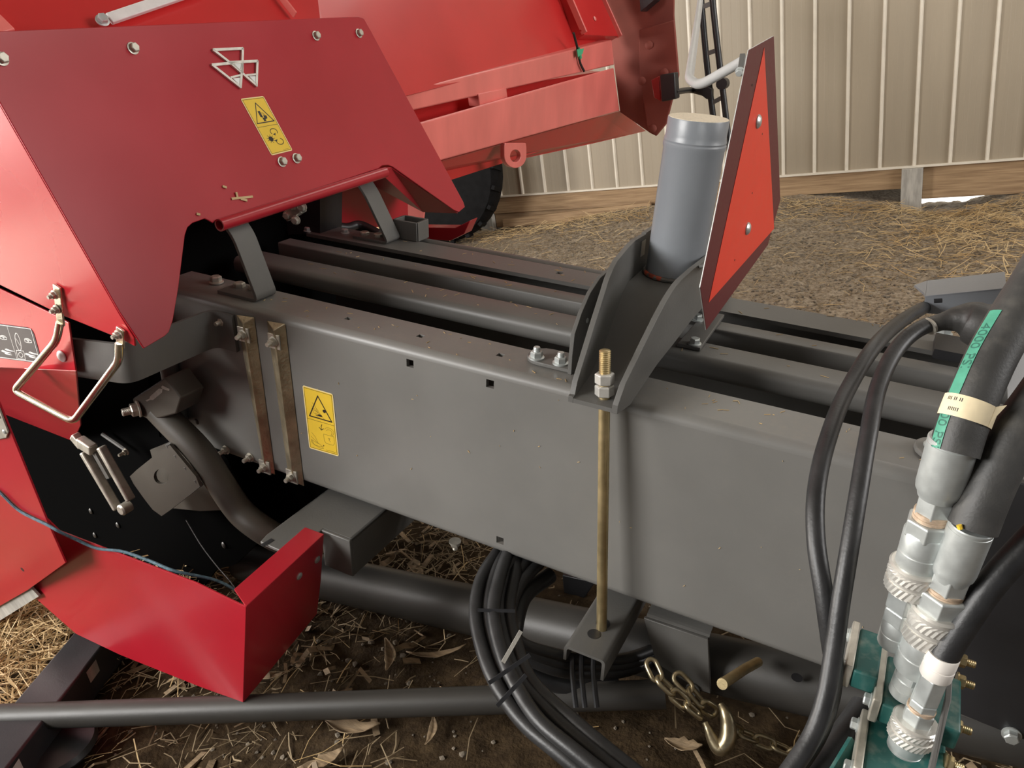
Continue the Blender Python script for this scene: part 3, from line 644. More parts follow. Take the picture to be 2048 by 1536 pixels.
g = G(); g.prism(pts, BW * .008); g.make('foot_plate', GREYB, pc, bevel=.0015)
for (x, y) in ((1073, 716), (1121, 727)): bolt(pc, hb(x, y, 2, .0085), BW, .0215, 'nut', ZINC, .4, 'nut', .010)
g = G(); g.prism([b(.107, .285, .001), b(.155, .285, .001), b(.150, .50, .001), b(.107, .50, .001)], BW * .008); g.make('foot_plate', GREYB, pc, bevel=.0015)
for (x, y) in ((1389, 688), (1394, 640)): bolt(pc, hb(x, y, 2, .0095), BW, .019, 'hex', ZINC, .5)
bolt(pc, hb(1174, 641, 0, -.0255), BU, .010, 'rivet', ZINC)
g = G(); c = hb(1286, 496, 0, UL + .0008); g.prism([c - BV * .012 - BW * .016, c + BV * .012 - BW * .016, c + BV * .012 + BW * .016, c - BV * .012 + BW * .016], BU * .0006); g.make('daylight_slot', ALU, pc, smooth=0)

# ================================================================== SLOW MOVING SIGN
SPN = (BU * .9976 - BV * .0584 + BW * .0361).normalized(); SP0 = b(.2545, .03, .40)
sg = thing('slow_vehicle_sign', 'red triangular slow-vehicle sign with dark red border seen nearly edge-on', 'sign', b(.25, .03, .21))
outer = [hp(x, y, SP0, SPN) for x, y in ((1497, 100), (1400, 575), (1412, 660), (1535, 490), (1560, 400), (1547, 72))]
g = G(); g.prism(outer, -SPN * .0012); plt = g.make('plate', ALU, sg, smooth=0, label='bare aluminium sign back')
cen = sum(outer, V()) / 6
g = G(); g.prism([p.lerp(cen, .0015) + SPN * .0002 for p in outer], SPN * .0004); g.make('border', SIGNB, sg, smooth=0, label='dark red retroreflective border')
tri = [hp(x, y, SP0, SPN) for x, y in ((1527, 95), (1416, 605), (1547, 457))]
g = G(); g.prism([p + SPN * .0008 for p in tri], SPN * .0003); g.make('triangle', SIGNR, sg, smooth=0, label='bright fluorescent red triangle')
for (x, y) in ((1514, 243), (1493, 457)): bolt(sg, hp(x, y, SP0, SPN) + SPN * .001, SPN, .016, 'carriage', ALU, 0, 'rivet')
g = G()
for (x, y) in ((1503, 170), (1523, 268), (1503, 386), (1468, 520)): g.lathe(hp(x, y, SP0, SPN) + SPN * .0011, SPN, [(0, .0016), (.0002, .0016)], 8)
g.make('specks', INK, sg, smooth=0)
g = G(); g.bar(b(.137, .27, .180), b(.245, .13, .245), .024, .005, BW); g.bar(cen - SPN * .006 + BW * .09, cen - SPN * .006 - BW * .10, .03, .005, SPN); g.make('mount_strap', GREYB, sg)
# bent light tube beside the sign
br = thing('bent_tube', 'pale grey bent steel tube rising behind the sign', 'tube', cp(1385, 168, 1.26))
pth = fillet([cp(1405, -40, 2.3), cp(1398, 20, 2.0), cp(1378, 158, 1.30), cp(1398, 172, 1.25), cp(1489, 120, 1.16)], .05, 8)
g = G(); g.tube(pth, .0078, 16); g.make('tube', TUBEP, br)
g = G(); g.bar(cp(1486, 112, 1.163), cp(1481, 146, 1.158), .014, .008, BU); g.make('clip', GREYB, br, bevel=.001)
bolt(br, cp(1480, 143, 1.156), -BV - BW * .4, .010, 'hex', ZINC, 0)

# ================================================================== RED HOOD
a = math.radians(110); HE = (BU * math.cos(a) + BW * math.sin(a)).normalized(); HN = (BU * math.sin(a) - BW * math.cos(a)).normalized()
HP0 = hb(475, 440, 1, .064)
h = lambda x, y, l=0: hp(x, y, HP0, HN) + HN * l
hd = thing('gearbox_hood', 'red sheet-metal hood with triangle emblem above the drawbar', 'hood', b(-.9, .33, 0))
out = [(-70, 65), (717, 33), (728, 37), (742, 62), (927, 404), (930, 414), (918, 424), (908, 420), (785, 333), (776, 330), (764, 331), (757, 337), (600, 388), (433, 440), (426, 446), (418, 441), (410, 437), (385, 446), (375, 455), (370, 470), (357, 575), (346, 640), (338, 664), (330, 672), (288, 697), (240, 625), (120, 415), (0, 205), (-70, 83)]
g = G(); g.prism([h(*p) for p in out], -HN * .004); g.make('front_panel', RED, hd, smooth=25, bevel=.0012)
SN = (h(240, 625) - h(0, 205)).cross(-BU).normalized()
if SN.dot(CAM - h(120, 415)) < 0: SN = -SN
SPt = h(240, 625) - SN * .002
s_ = lambda x, y, l=0: hp(x, y, SPt, SN) + SN * l
side_out = [(-420, 58), (-70, 84), (-2, 208), (118, 418), (238, 628), (268, 676), (270, 693), (239, 677), (120, 629), (0, 570), (-70, 536), (-420, 400)]
sp = G(); sp.prism([s_(*p) for p in side_out], -SN * .004); sp.make('left_panel', REDG, hd, smooth=25, bevel=.0012)
g = G(); g.prism([h(735, 50, -.004), h(930, 414, -.004), h(930, 414, -.004) - BU * .3 + BV * .1, h(735, 50, -.004) - BU * .5], -BV * .004); g.make('right_panel', RED, hd, smooth=0)
g = G(); g.prism([h(757, 337, -.006), h(785, 333, -.006), h(918, 424, -.006), h(900, 424, -.006) - HE * .01 - BU * .10, h(757, 345, -.006) - BU * .12], -HE * .003); g.make('ear_flange', RED, hd, smooth=0)
tb0, tb1 = h(434, 452, .008), h(766, 346, .008)
n = 20; dT = (tb1 - tb0).normalized(); LT = (tb1 - tb0).length
g = G(); g.lathe(tb0, dT, [(0, .0138), (LT, .0138), (LT + .003, .011)], n, capped=False); g.lathe(tb0, dT, [(0, .0138), (0, .0105), (.05, .0105), (.05, .0)], n, capped=False); g.make('support_tube', RED, hd)
for (x, y) in ((2, 118), (265, 97), (631, 72), (717, 67)): bolt(hd, h(x, y), HN, .017, 'hex', ZDULL, .4)
for (x, y) in ((563, 324), (592, 317)): bolt(hd, h(x, y), HN, .0175, 'hex', ZDULL, .1)
# support brackets of the hood standing on both beams
def leg(v0, foot_px, top_px, wd):
    f0 = hb(*foot_px, 2, .004); fu = tob(f0).x; tp = hb(*top_px, 1, v0); tt = tob(tp)
    pl = [(fu - .12, .004), (fu + .004, .004), (tt.x + .0, tt.z - .012), (tt.x - .055, tt.z + .055)]
    P = fillet([b(x, v0, z) for x, z in pl], .016, 5); g = G(); n = len(P); vs = []
    for i, p in enumerate(P):
        t = (P[min(i + 1, n - 1)] - P[max(i - 1, 0)]).normalized(); s = t.cross(BV).normalized() * .004; wv = BV * wd / 2
        vs += [p - s - wv, p + s - wv, p + s + wv, p - s + wv]
    fs = [(i * 4 + k, i * 4 + (k + 1) % 4, i * 4 + 4 + (k + 1) % 4, i * 4 + 4 + k) for i in range(n - 1) for k in range(4)] + [(0, 1, 2, 3), (4 * n - 4, 4 * n - 1, 4 * n - 2, 4 * n - 3)]
    g.add(vs, fs); g.make('support_bracket', GREYB, hd, smooth=30, bevel=.0008)
leg(.064, (535, 593), (486, 462), .062); leg(.600, (792, 479), (742, 378), .062)
# emblem
ex = lambda x, y, l=0: h(400 + x * .17255, 80 + y * .17255, l)
em = G()
def bars(g, pts, wd, z0, z1):
    for p, q_ in zip(pts, pts[1:]):
        A, B_ = ex(*p), ex(*q_); d = (B_ - A).normalized(); s = d.cross(HN).normalized() * wd / 2; A = A - d * wd * .3; B_ = B_ + d * wd * .3
        g.prism([A - s + HN * z0, B_ - s + HN * z0, B_ + s + HN * z0, A + s + HN * z0], HN * (z1 - z0))
for tri_ in (((140, 122), (478, 106), (472, 380)), ((128, 297), (476, 262), (452, 552)), ((330, 268), (648, 252), (638, 534))):
    bars(em, list(tri_) + [tri_[0]], .0058, .0005, .006)
bars(em, [(345, 440), (455, 415)], .0042, .0005, .0055); bars(em, [(525, 414), (640, 405)], .0042, .0005, .0055)
e = em.make('emblem', ZINCB, hd, smooth=0, label='silver emblem of three overlapping outlined triangles')
g = G()
for t3 in (((385, 287), (470, 276), (465, 360)), ((368, 452), (455, 440), (446, 528)), ((556, 428), (632, 424), (628, 504))):
    g.prism([ex(*p, .001) for p in t3], HN * .0035)
g.make('emblem_infill', WPAINT, e, smooth=0, label='cream filled triangle tips')
def draw_crush(gi, gd, P, n):
    draw_frame(gi, P, n, .505)
    stroke(gi, [P(.50, .10), P(.12, .44), P(.88, .44)], .0024, n, True)
    poly(gi, [P(.40, .24), P(.50, .24), P(.50, .36), P(.40, .34)]); poly(gi, [P(.46, .36), P(.56, .36), P(.56, .42), P(.46, .42)])
    poly(gi, [P(.54, .32), P(.68, .33), P(.66, .38), P(.54, .39)]); stroke(gi, [P(.52, .27), P(.60, .33)], .001, n); stroke(gi, [P(.58, .27), P(.64, .33)], .001, n)
    stroke(gi, circ(P, .62, .62, .15, .055, 150, 400), .0018, n); stroke(gi, circ(P, .66, .80, .15, .055, -60, 190), .0018, n)
    poly(gi, [P(.52, .66), P(.66, .645), P(.60, .69)]); poly(gi, [P(.46, .765), P(.60, .755), P(.52, .80)])
    poly(gi, circ(P, .34, .73, .10, .045))
    for k in range(9): stroke(gi, [P(.34, .73), P(.34 + .17 * math.cos(k * .7), .73 + .075 * math.sin(k * .7))], .0012, n)
    for k in range(6): stroke(gi, [P(.62 + k * .045, .95), P(.645 + k * .045, .95)], .0006, n)
dk = lambda x, y: ex(x, y, .0003)
decal(hd, [dk(466, 682), dk(733, 650), dk(1072, 1280), dk(828, 1340)], HN, 'warning_decal', draw_crush, label='yellow crush warning decal with rotating arrows')
g = G()
for (p, q_) in (((462, 398), (503, 394)), ((474, 397), (470, 385)), ((480, 398), (492, 402)), ((444, 373), (451, 376)), ((392, 428), (398, 430))):
    g.bar(h(*p, .002), h(*q_, .004), .005, .002, HN)
g.make('straw_bits', STRAW, hd, smooth=0, kind='stuff')
# grab handle on the left panel
hl = [s_(122, 600, .012), s_(131, 640, .012), s_(131, 668, .020), s_(78, 747, .060), s_(80, 762, .062), s_(192, 813, .062), s_(256, 716, .022), s_(247, 684, .012), s_(246, 672, .010)]
pth = fillet([s_(129, 640, .010), s_(131, 672, .02), s_(78, 755, .06), s_(195, 815, .06), s_(255, 712, .02), s_(247, 682, .010)], .022, 7)
g = G(); g.tube(pth, .0080, 16); hnd = g.make('grab_handle', CHROME, hd, label='shiny bent rod grab handle')
def flat(p, q_, wd): g = G(); A, B_ = s_(*p, .004), s_(*q_, .008); g.bar(A, B_, wd, .005, SN); return g.make('flat_end', CHROME, hnd, bevel=.0012)
flat((118, 570), (129, 645), .020); flat((245, 655), (248, 690), .020)
for (x, y) in ((119, 585), (123, 614), (246, 664)): bolt(hnd, s_(x, y, .010), SN, .0135, 'nut', ZDULL, .3, 'nut', .008)

# ================================================================== SHIELDS AT THE LEFT
ssh = thing('side_shield', 'red side shield with black lock decal behind the grab handle', 'shield', b(-1.2, -.25, -.5))
SV = -.268
ss = lambda x, y, l=0: hb(x, y, 1, SV - l)
bend = 742
up = [(-420, 412), (-70, 548), (0, 578), (118, 634), (137, 646), (151, bend), (-70, bend - 10), (-420, bend - 40)]
n2 = (BV * -1 - BW * .62).normalized(); Pb = ss(60, bend)
lo_ = lambda x, y: hp(x, y, Pb, n2)
g = G(); g.prism([ss(*p) for p in up], BV * .004); o = g.make('upper_panel', REDG, ssh, smooth=0, bevel=.001)
g = G(); g.prism([lo_(-70, bend - 10), lo_(151, bend), lo_(161, 850), lo_(156, 862), lo_(104, 936), lo_(76, 955), lo_(52, 952), lo_(-40, 760)], BV * .004); g.make('lower_panel', RED, ssh, smooth=0, bevel=.001)
bolt(ssh, ss(124, 712, .001), -BV, .026, 'rivet', WPAINT, 0, 'round_bumper')
def lockpic(gi, P, n, x, y, s):
    stroke(gi, [P(x, y), P(x + s, y), P(x + s, y + s * .75), P(x + s * .7, y + s * .95), P(x + s * .3, y + s * .95), P(x, y + s * .75)], .0013, n, True)
    stroke(gi, circ(P, x + s * .45, y - s * .15, s * .42, s * .42, -200, 10), .0013, n); stroke(gi, circ(P, x + s * .45, y - s * .1, s * .24, s * .26, -200, 10), .001, n)
    stroke(gi, [P(x + s * .4, y + s * .3), P(x + s * .6, y + s * .3), P(x + s * .45, y + s * .45), P(x + s * .6, y + s * .6)], .0014, n)
def draw_black(gi, gd, P, n):
    stroke(gi, [P(.02, .03), P(.98, .03), P(.98, .97), P(.02, .97)], .0016, n, True)
    stroke(gi, [P(.70, .03), P(.745, .97)], .0012, n); stroke(gi, [P(.34, .03), P(.36, .97)], .0012, n)
    for x in (.595, .875, .20): lockpic(gi, P, n, x, .36, .075)
    stroke(gi, circ(P, .795, .45, .028, .25), .0016, n); stroke(gi, [P(.78, .36), P(.81, .55)], .0012, n)
    for x in (.64, .90, .18):
        hand(gi, P, n, x, .78, .11, .0015); hand(gi, P, n, x + .04, .72, .10, .0013); hand(gi, P, n, x + .02, .84, .08, .0013)
    stroke(gi, [P(.755, .70), P(.835, .70), P(.835, .94), P(.755, .94)], .0014, n, True); stroke(gi, circ(P, .795, .82, .022, .07), .0014, n)
dc = [hb(x, y, 1, SV - .0003) for x, y in ((-95, 635), (65, 656), (85, 727), (-95, 704))]
decal(ssh, dc, -BV, 'lock_decal', draw_black, BDECAL, BDECAL, WPAINT, label='black decal with white padlock pictograms')
lsh = thing('lower_shield', 'dark red lower shield with a single hole at the left frame edge', 'shield', b(-1.2, -.42, -.6))
LP0 = hb(60, 1176, 1, -.395); LN = (-BV - BW * .13).normalized(); ls = lambda x, y, l=0: hp(x, y, LP0, LN) + LN * l
g = G(); g.prism([ls(*p) for p in ((-70, 655), (0, 812), (93, 1040), (131, 1126), (56, 1180), (0, 1212), (-70, 1255))], -LN * .004); g.make('panel', RED, lsh, smooth=0, bevel=.001)
g = G(); g.lathe(ls(45, 1139, .0002), LN, [(0, .006), (.0004, .006)], 16); g.make('hole', BLACKP, lsh)
g = G(); g.prism([ls(*p, -.006) for p in ((-70, 1250), (56, 1178), (73, 1196), (-70, 1285))], -LN * .006); g.make('rubber_edge', WOODP, lsh, smooth=0, label='pale grey edging strip')
g = G(); g.prism([ls(*p, .001) for p in ((-20, 800), (2, 815), (20, 862), (16, 874), (-20, 880))], LN * .003); hp_ = g.make('hinge_plate', ZDULL, lsh, bevel=.001)
for (x, y) in ((2, 830), (13, 861)): bolt(hp_, ls(x, y, .004), LN, .010, 'rivet', ZINC)
# corner guard
cg = thing('corner_guard', 'bright red L-shaped corner guard low beside the cross arm', 'guard', b(-.55, -.37, -.72))
AV = -.373; ga = lambda x, y: hb(x, y, 1, AV)
B0, B1, B2 = hb(492, 1213, 2, -.44), hb(648, 1068, 2, -.44), hb(486, 1405, 1, AV); BN = (B1 - B0).cross(B2 - B0).normalized()
if BN.dot(CAM - B0) < 0: BN = -BN
gb = lambda x, y, l=0: hp(x, y, B0, BN) + BN * l
g = G(); g.prism([ga(*p) for p in ((85, 1030), (118, 1062), (392, 1166), (478, 1208), (492, 1214), (486, 1405), (400, 1374), (240, 1310), (152, 1268), (52, 1180))], BV * .004); g.make('front_plate', RED, cg, smooth=0, bevel=.001)
g = G(); g.prism([gb(*p) for p in ((492, 1213), (648, 1068), (642, 1160), (634, 1228), (487, 1405))], -BN * .004); g.make('end_plate', RED, cg, smooth=0, bevel=.001)
g = G(); g.prism([hb(*p, 2, -.4395) for p in ((492, 1213), (648, 1068), (610, 1054), (468, 1178))], -BW * .004); g.make('top_lip', RED, cg, smooth=0, bevel=.001)
for (x, y) in ((634, 1119), (598, 1152)): bolt(cg, gb(x, y), BN, .018, 'rivet', ALU, 0, 'rivet')
# blue twine
def twine(pts, r, label, name='twine', m=None):
    g = G(); g.tube(cat_path([cp(*p) for p in pts], 8), r, 7); return g.make(name, m or TWINE, None, label=label, cat='twine')
def da(x, y): return depth(ga(x, y)) - .012
dl = lambda x, y: depth(ls(x, y)) - .012
twine([(-30, 965, dl(-30, 965)), (0, 985, dl(0, 985)), (40, 1022, dl(40, 1022)), (95, 1050, dl(95, 1050)), (120, 1064, dl(105, 1058)), (150, 1078, da(150, 1078) - .06), (195, 1097, da(195, 1097) - .015), (245, 1103, da(245, 1103)), (300, 1122, da(300, 1122)), (350, 1142, da(350, 1142)), (430, 1160, 1.62), (482, 1186, 1.60)], .0032, 'blue baling twine draped over the red shields')
twine([(372, 1040, 1.76), (402, 1090, 1.72), (432, 1130, 1.68), (462, 1165, 1.62), (486, 1200, 1.57)], .0013, 'thin dark twine end hanging inside the corner guard', m=RUBBER)

# ================================================================== LIFT LINKAGE
lk = thing('lift_linkage', 'dark grey curved lift arm with grease-gun mark and clevis link', 'linkage', b(-.75, -.06, -.55))
vL = -.07; l = lambda x, y, dv=0: hb(x, y, 1, vL + dv)
g = G(); g.tube(cat_path([l(318, 820), l(345, 848), l(400, 905), l(440, 965), l(478, 1020), l(515, 1052), l(560, 1078, .02), l(620, 1095, .06)], 6), .034, 20); g.make('arm_tube', LINKG, lk)
g = G(); g.prism([l(264, 798, -.03), l(330, 755, -.03), l(362, 796, -.03), l(352, 828, -.03), l(300, 842, -.03), l(275, 828, -.03)], BV * .07); hb_ = g.make('head_block', LINKG, lk, bevel=.004)
g = G(); ph = [(292, 802), (301, 800), (301, 795), (321, 778), (324, 774), (322, 773), (324, 771), (339, 779), (337, 782), (326, 778), (324, 783), (306, 800), (301, 801)]
nose = [(291, 801), (299, 797), (300, 793), (318, 777), (325, 778), (324, 785), (306, 800), (300, 800), (294, 803)]
def lp(x, y): return l(x, y, -.0308)
g.add([lp(*p) for p in nose], [tuple(range(len(nose)))]); g.add([lp(*p) for p in ((322, 774), (325, 771), (339, 778), (338, 782), (325, 778))], [(0, 1, 2, 3, 4)]); g.make('grease_mark', WOODP, hb_, smooth=0, label='pale grease-gun mark')
bolt(lk, l(279, 817, -.03), -BV - BU * .5, .030, 'nut', ZDULL, .3, 'nut', .02)
g = G(); g.tube([l(345, 800, .0), l(380, 775, .10)], .022, 16); g.make('pivot_pin', BRASS, lk, label='brass coloured pivot pin')
P = [(258, 952), (338, 888), (352, 905), (402, 968), (330, 1030), (318, 1034), (258, 960)]
PQ = [(258, 955), (263, 948), (338, 888), (404, 968), (398, 976), (325, 1032), (316, 1033), (290, 1000)]
g = G(); cx, cy, r1 = 323, 953, 15.5; k = 24
ring = [l(cx + r1 * math.cos(2 * math.pi * i / k), cy + r1 * math.sin(2 * math.pi * i / k), -.045) for i in range(k)]
outp = []
for i in range(k):
    an = 2 * math.pi * i / k; dx, dy = math.cos(an), math.sin(an); best = 1e9
    for p, q_ in zip(PQ, PQ[1:] + PQ[:1]):
        ex_, ey_ = q_[0] - p[0], q_[1] - p[1]; de = dx * ey_ - dy * ex_
        if abs(de) < 1e-9: continue
        t_ = ((p[0] - cx) * ey_ - (p[1] - cy) * ex_) / de; s2 = ((p[0] - cx) * dy - (p[1] - cy) * dx) / de
        if t_ > 0 and -1e-6 <= s2 <= 1 + 1e-6: best = min(best, t_)
    outp.append(l(cx + dx * best, cy + dy * best, -.045))
o8 = BV * .008; vs = ring + outp + [p + o8 for p in ring] + [p + o8 for p in outp]
fs = []
for i in range(k):
    j = (i + 1) % k; fs += [(i, j, k + j, k + i), (2 * k + i, 3 * k + i, 3 * k + j, 2 * k + j), (i, 2 * k + i, 2 * k + j, j), (k + i, k + j, 3 * k + j, 3 * k + i)]
g.add(vs, fs); g.make('gusset_plate', LINKG, lk, smooth=0)
g = G(); g.prism([l(x, y, .03) for x, y in ((300, 900), (350, 880), (430, 1000), (448, 1020), (400, 1022), (330, 1015))], BV * .008); g.make('rear_gusset', LINKG, lk)
g = G()
for (x0, y0, x1, y1) in ((336, 888, 344, 902), (352, 908, 362, 922), (372, 932, 382, 946), (392, 958, 402, 972)): g.tube([l(x0, y0, -.04), l(x1, y1, -.036)], .007, 8)
g.make('weld_bead', GREYB, lk)
g = G()
for (p, q_) in (((168, 903), (236, 1018)), ((202, 893), (262, 1000))): g.bar(l(*p, -.05), l(*q_, -.05), .016, .024, BV)
g.bar(l(160, 882, -.05), l(188, 900, -.05), .030, .026, BV); cl = g.make('clevis', ZDULL, lk, bevel=.004, label='worn steel clevis fork')
g = G(); g.bar(l(148, 870, -.05), l(166, 892, -.05), .024, .022, BV); g.make('clevis_shank', ZDULL, cl, bevel=.003)
g = G(); g.bar(l(192, 905, -.045), l(220, 955, -.045), .016, .014, BV); g.make('clevis_rod', GREYB, cl)
g = G(); g.lathe(l(240, 1022, -.065), BV, [(0, .012), (.004, .016), (.03, .016)], 18); g.make('clevis_pin', ZDULL, cl)
g = G(); g.tube([l(205, 868, .05), l(252, 900, .05)], .006, 8); g.make('thin_rod', GREYB, lk); bolt(lk, l(253, 903, .03), -BV, .014, 'nut', ZDULL)
for (x, y) in ((378, 1000), (345, 965), (182, 1022), (236, 1050), (190, 1070), (448, 1090), (394, 842)): bolt(lk, hb(x, y, 1, .003), -BV - BU * .3, .016, 'carriage', DGREY)
# black plates added as the shade of the cavity behind the linkage
bk = thing('cavity_shade_plates', 'added black plates painting the shade of the cavity under the hood', 'plate', b(-1.2, .1, -.7))
g = G(); g.prism([hb(x, y, 1, .004) for x, y in ((-160, 540), (392, 600), (440, 905), (455, 918), (522, 1080), (472, 1128), (432, 1140), (400, 1182), (90, 1082), (-160, 960))], BV * .01); g.make('plate', SHADEBLK, bk)
g = G(); g.prism([hb(x, y, 1, .10) for x, y in ((430, 870), (660, 940), (660, 1000), (640, 1010), (520, 1100), (430, 1100))], BV * .01); g.make('inner_plate', SHADEBLK, bk)
g = G(); g.box(-1.22, -1.19, .0, .95, -.45, .34); g.make('rear_plate', SHADEBLK, bk)
g = G(); g.box(-1.60, -1.10, -.16, -.02, -.05, .20); g.make('gearbox_block', SHADEBLK, bk, bevel=.02)
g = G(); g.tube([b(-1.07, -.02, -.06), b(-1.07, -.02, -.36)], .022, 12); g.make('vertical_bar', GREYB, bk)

# ================================================================== RED MACHINE BODY BEHIND
mb = thing('mower_body', 'red machine body with double rail and lifting lug behind the hood', 'machine', b(-1.1, 2.0, -.6))
UA = -1.10
def rail(tl, tr, brr, bl, dep, name, ext=.6):
    a_, c_, d_, e_ = [tob(hb(*p, 0, UA)) for p in (tl, tr, brr, bl)]; v0 = min(a_.y, e_.y) - ext; v1 = max(c_.y, d_.y); wt_ = (a_.z + c_.z) / 2; wb_ = (d_.z + e_.z) / 2
    return v0, v1, wt_, wb_
r1 = [hb(*p, 0, UA) for p in ((700, 210), (1224, 80), (1228, 130), (700, 248))]
g = G(); g.prism([hb(700, 209, 0, UA), hb(1224, 80, 0, UA), hb(1229, 130, 0, UA), hb(700, 250, 0, UA)], -BU * .06); g.make('upper_rail', REDR, mb, bevel=.006, label='pinkish red upper rail')
g = G(); g.prism([hb(700, 285, 0, UA + .03), hb(1228, 136, 0, UA + .03), hb(1240, 222, 0, UA + .03), hb(700, 372, 0, UA + .03)], -BU * .012); g.make('lower_rail', REDR, mb, bevel=.006, label='deep pinkish red lower rail')
g = G(); g.prism([hb(957, 188, 0, UA + .005), hb(1013, 176, 0, UA + .005), hb(1016, 200, 0, UA + .005), hb(960, 214, 0, UA + .005)], -BU * .05); g.make('rail_tab', REDR, mb, bevel=.003)
g = G(); g.prism([hb(700, 372, 0, UA + .0), hb(1240, 222, 0, UA + .0), hb(1292, 262, 0, UA - .16), hb(1190, 286, 0, UA - .16), hb(895, 350, 0, UA - .16), hb(700, 395, 0, UA - .16)], -BU * .01); g.make('under_panel', REDB, mb, smooth=0)
g = G(); g.box(UA - .35, UA - .10, .5, 3.05, -.02, .30); g.make('rail_backing', REDB, mb)
k = 28; cx, cy = 1031, 312
oc = []
for i in range(k):
    an = 2 * math.pi * i / k; dx, dy = math.cos(an), math.sin(an)
    R0 = 24
    if dy < -.1: s2 = min(22 / max(abs(dx), .01), 26 / max(-dy, .01)); oc.append((cx + dx * s2, cy + dy * s2))
    else: oc.append((cx + dx * 22, cy + dy * 24))
ring = [hb(cx + 10.5 * math.cos(2 * math.pi * i / k), cy + 12.5 * math.sin(2 * math.pi * i / k), 0, UA + .034) for i in range(k)]; oo = [hb(*p, 0, UA + .034) for p in oc]; o8 = -BU * .02
vs = ring + oo + [p + o8 for p in ring] + [p + o8 for p in oo]; fs = []
for i in range(k):
    j = (i + 1) % k; fs += [(i, j, k + j, k + i), (2 * k + i, 3 * k + i, 3 * k + j, 2 * k + j), (i, 2 * k + i, 2 * k + j, j), (k + i, k + j, 3 * k + j, 3 * k + i)]
g = G(); g.add(vs, fs); g.make('lifting_lug', REDR, mb, smooth=30, bevel=.002)
# sloped body sheet above the rails
n0 = (BU * .80 + BW * .45).normalized(); PS = hb(1000, 132, 0, UA - .02); bs_ = lambda x, y, l=0: hp(x, y, PS, n0) + n0 * l
g = G(); g.prism([bs_(*p) for p in ((640, 236), (1222, 86), (1100, -160), (560, -160))], -n0 * .006); g.make('body_sheet', REDB, mb, smooth=0)
g = G(); g.prism([bs_(*p, .05) for p in ((1146, 72), (1152, 80), (1222, 82), (1128, -160), (1062, -160))], -n0 * .05); g.make('end_stiffener', REDB, mb, bevel=.002)
g = G(); g.bar(bs_(1150, 78, .055), bs_(1060, -130, .055), .014, .03, n0); g.make('stiffener_flange', REDR, mb, bevel=.002)
g = G(); g.bar(bs_(1222, 84, .055), bs_(1120, -140, .055), .012, .03, n0); g.make('stiffener_flange', REDR, mb, bevel=.002)
bolt(mb, bs_(1172, 48, .052), n0, .02, 'carriage', REDR)
# upper sheets over the hood
n1 = (BU * .75 + BW * .6 - BV * .25).normalized(); PU = h(360, 30) - BU * .22 + BW * .02; bu = lambda x, y, l=0: hp(x, y, PU, n1) + n1 * l
g = G(); g.prism([bu(*p) for p in ((-420, 150), (560, 60), (640, 36), (610, -220), (-420, -220))], -n1 * .006); g.make('upper_sheet', REDB, mb, smooth=0)
g = G(); g.bar(bu(215, 50, .02), bu(400, -14, .02), .024, .012, n1); g.make('white_strut', WPAINT, mb, bevel=.002, label='white strut lying on the red sheet')
bolt(mb, bu(202, 53, .02), n1, .02, 'hex', ZINC)
g = G(); g.bar(bu(560, 8, .02), bu(585, 40, .02), .004, .02, n1); g.bar(bu(545, -10, .02), bu(560, 8, .02), .004, .02, n1); g.make('seam', REDR, mb)
g = G(); g.prism([bu(*p, .0) for p in ((0, 40), (30, 70), (-40, 90), (-60, 30))], n1 * .02); g.make('pale_corner', REDR, mb, bevel=.003)
g = G(); g.prism([bu(610, -110), bu(640, 40), bu(640, 40) - BU * .4 + BV * .15, bu(610, -110) - BU * .4 + BV * .15], BV * .01); g.make('return_sheet', REDB, mb, smooth=0)
# end plate facing the camera at the far end
EV = tob(hb(1240, 222, 0, UA)).y + .02; ep = lambda x, y, l=0: hb(x, y, 1, EV - l)
g = G(); g.prism([ep(*p) for p in ((1120, -160), (1350, -160), (1347, 30), (1357, 150), (1332, 248), (1312, 272), (1300, 266), (1240, 224), (1222, 80))], BV * .02); g.make('end_plate', REDD, mb, smooth=0, bevel=.002, label='dull red end board')
g = G(); g.prism([ep(*p, .02) for p in ((1278, 60), (1348, 40), (1357, 150), (1332, 248), (1312, 272), (1295, 258), (1279, 150))], BV * .02); g.make('end_flap', REDD, mb, bevel=.004)
for (x, y) in ((1298, 90), (1284, 162), (1306, 257), (1329, 145)): bolt(mb, ep(x, y, .021), -BV, .035, 'carriage', REDD)
g = G(); g.prism([ep(*p, .10) for p in ((1277, -40), (1310, -40), (1308, 0), (1281, 23))], BV * .10); g.make('bracket', BLACKP, mb)
lm = G(); lm.prism([ep(*p, .16) for p in ((1319, 150), (1349, 145), (1352, 198), (1323, 204))], BV * .07); lmp = lm.make('marker_lamp', BLACKP, mb, bevel=.006, label='black boxed marker lamp with red lens')
g = G(); g.prism([ep(*p, .10) for p in ((1302, 160), (1318, 152), (1322, 203), (1308, 196))], BV * .06); g.make('lamp_lens', LENS, lmp, bevel=.004)
# cable with green tape on the rail
cb = [(1147, 66), (1152, 85), (1157, 105), (1160, 125), (1168, 142)]
g = G(); g.tube(cat_path([hb(x, y, 0, UA + .012) for x, y in cb]), .006, 8); cbl = g.make('cable', RUBBER, mb)
g = G(); g.tube([hb(1156, 97, 0, UA + .014), hb(1160, 116, 0, UA + .014)], .010, 10); g.make('tape_flag', CLEARG, cbl, label='green tape flag'); g = G(); g.prism([hb(1154, 99, 0, UA + .022), hb(1168, 97, 0, UA + .03), hb(1165, 108, 0, UA + .03), hb(1156, 114, 0, UA + .022)], -BU * .002); g.make('tape_flag', CLEARG, cbl)
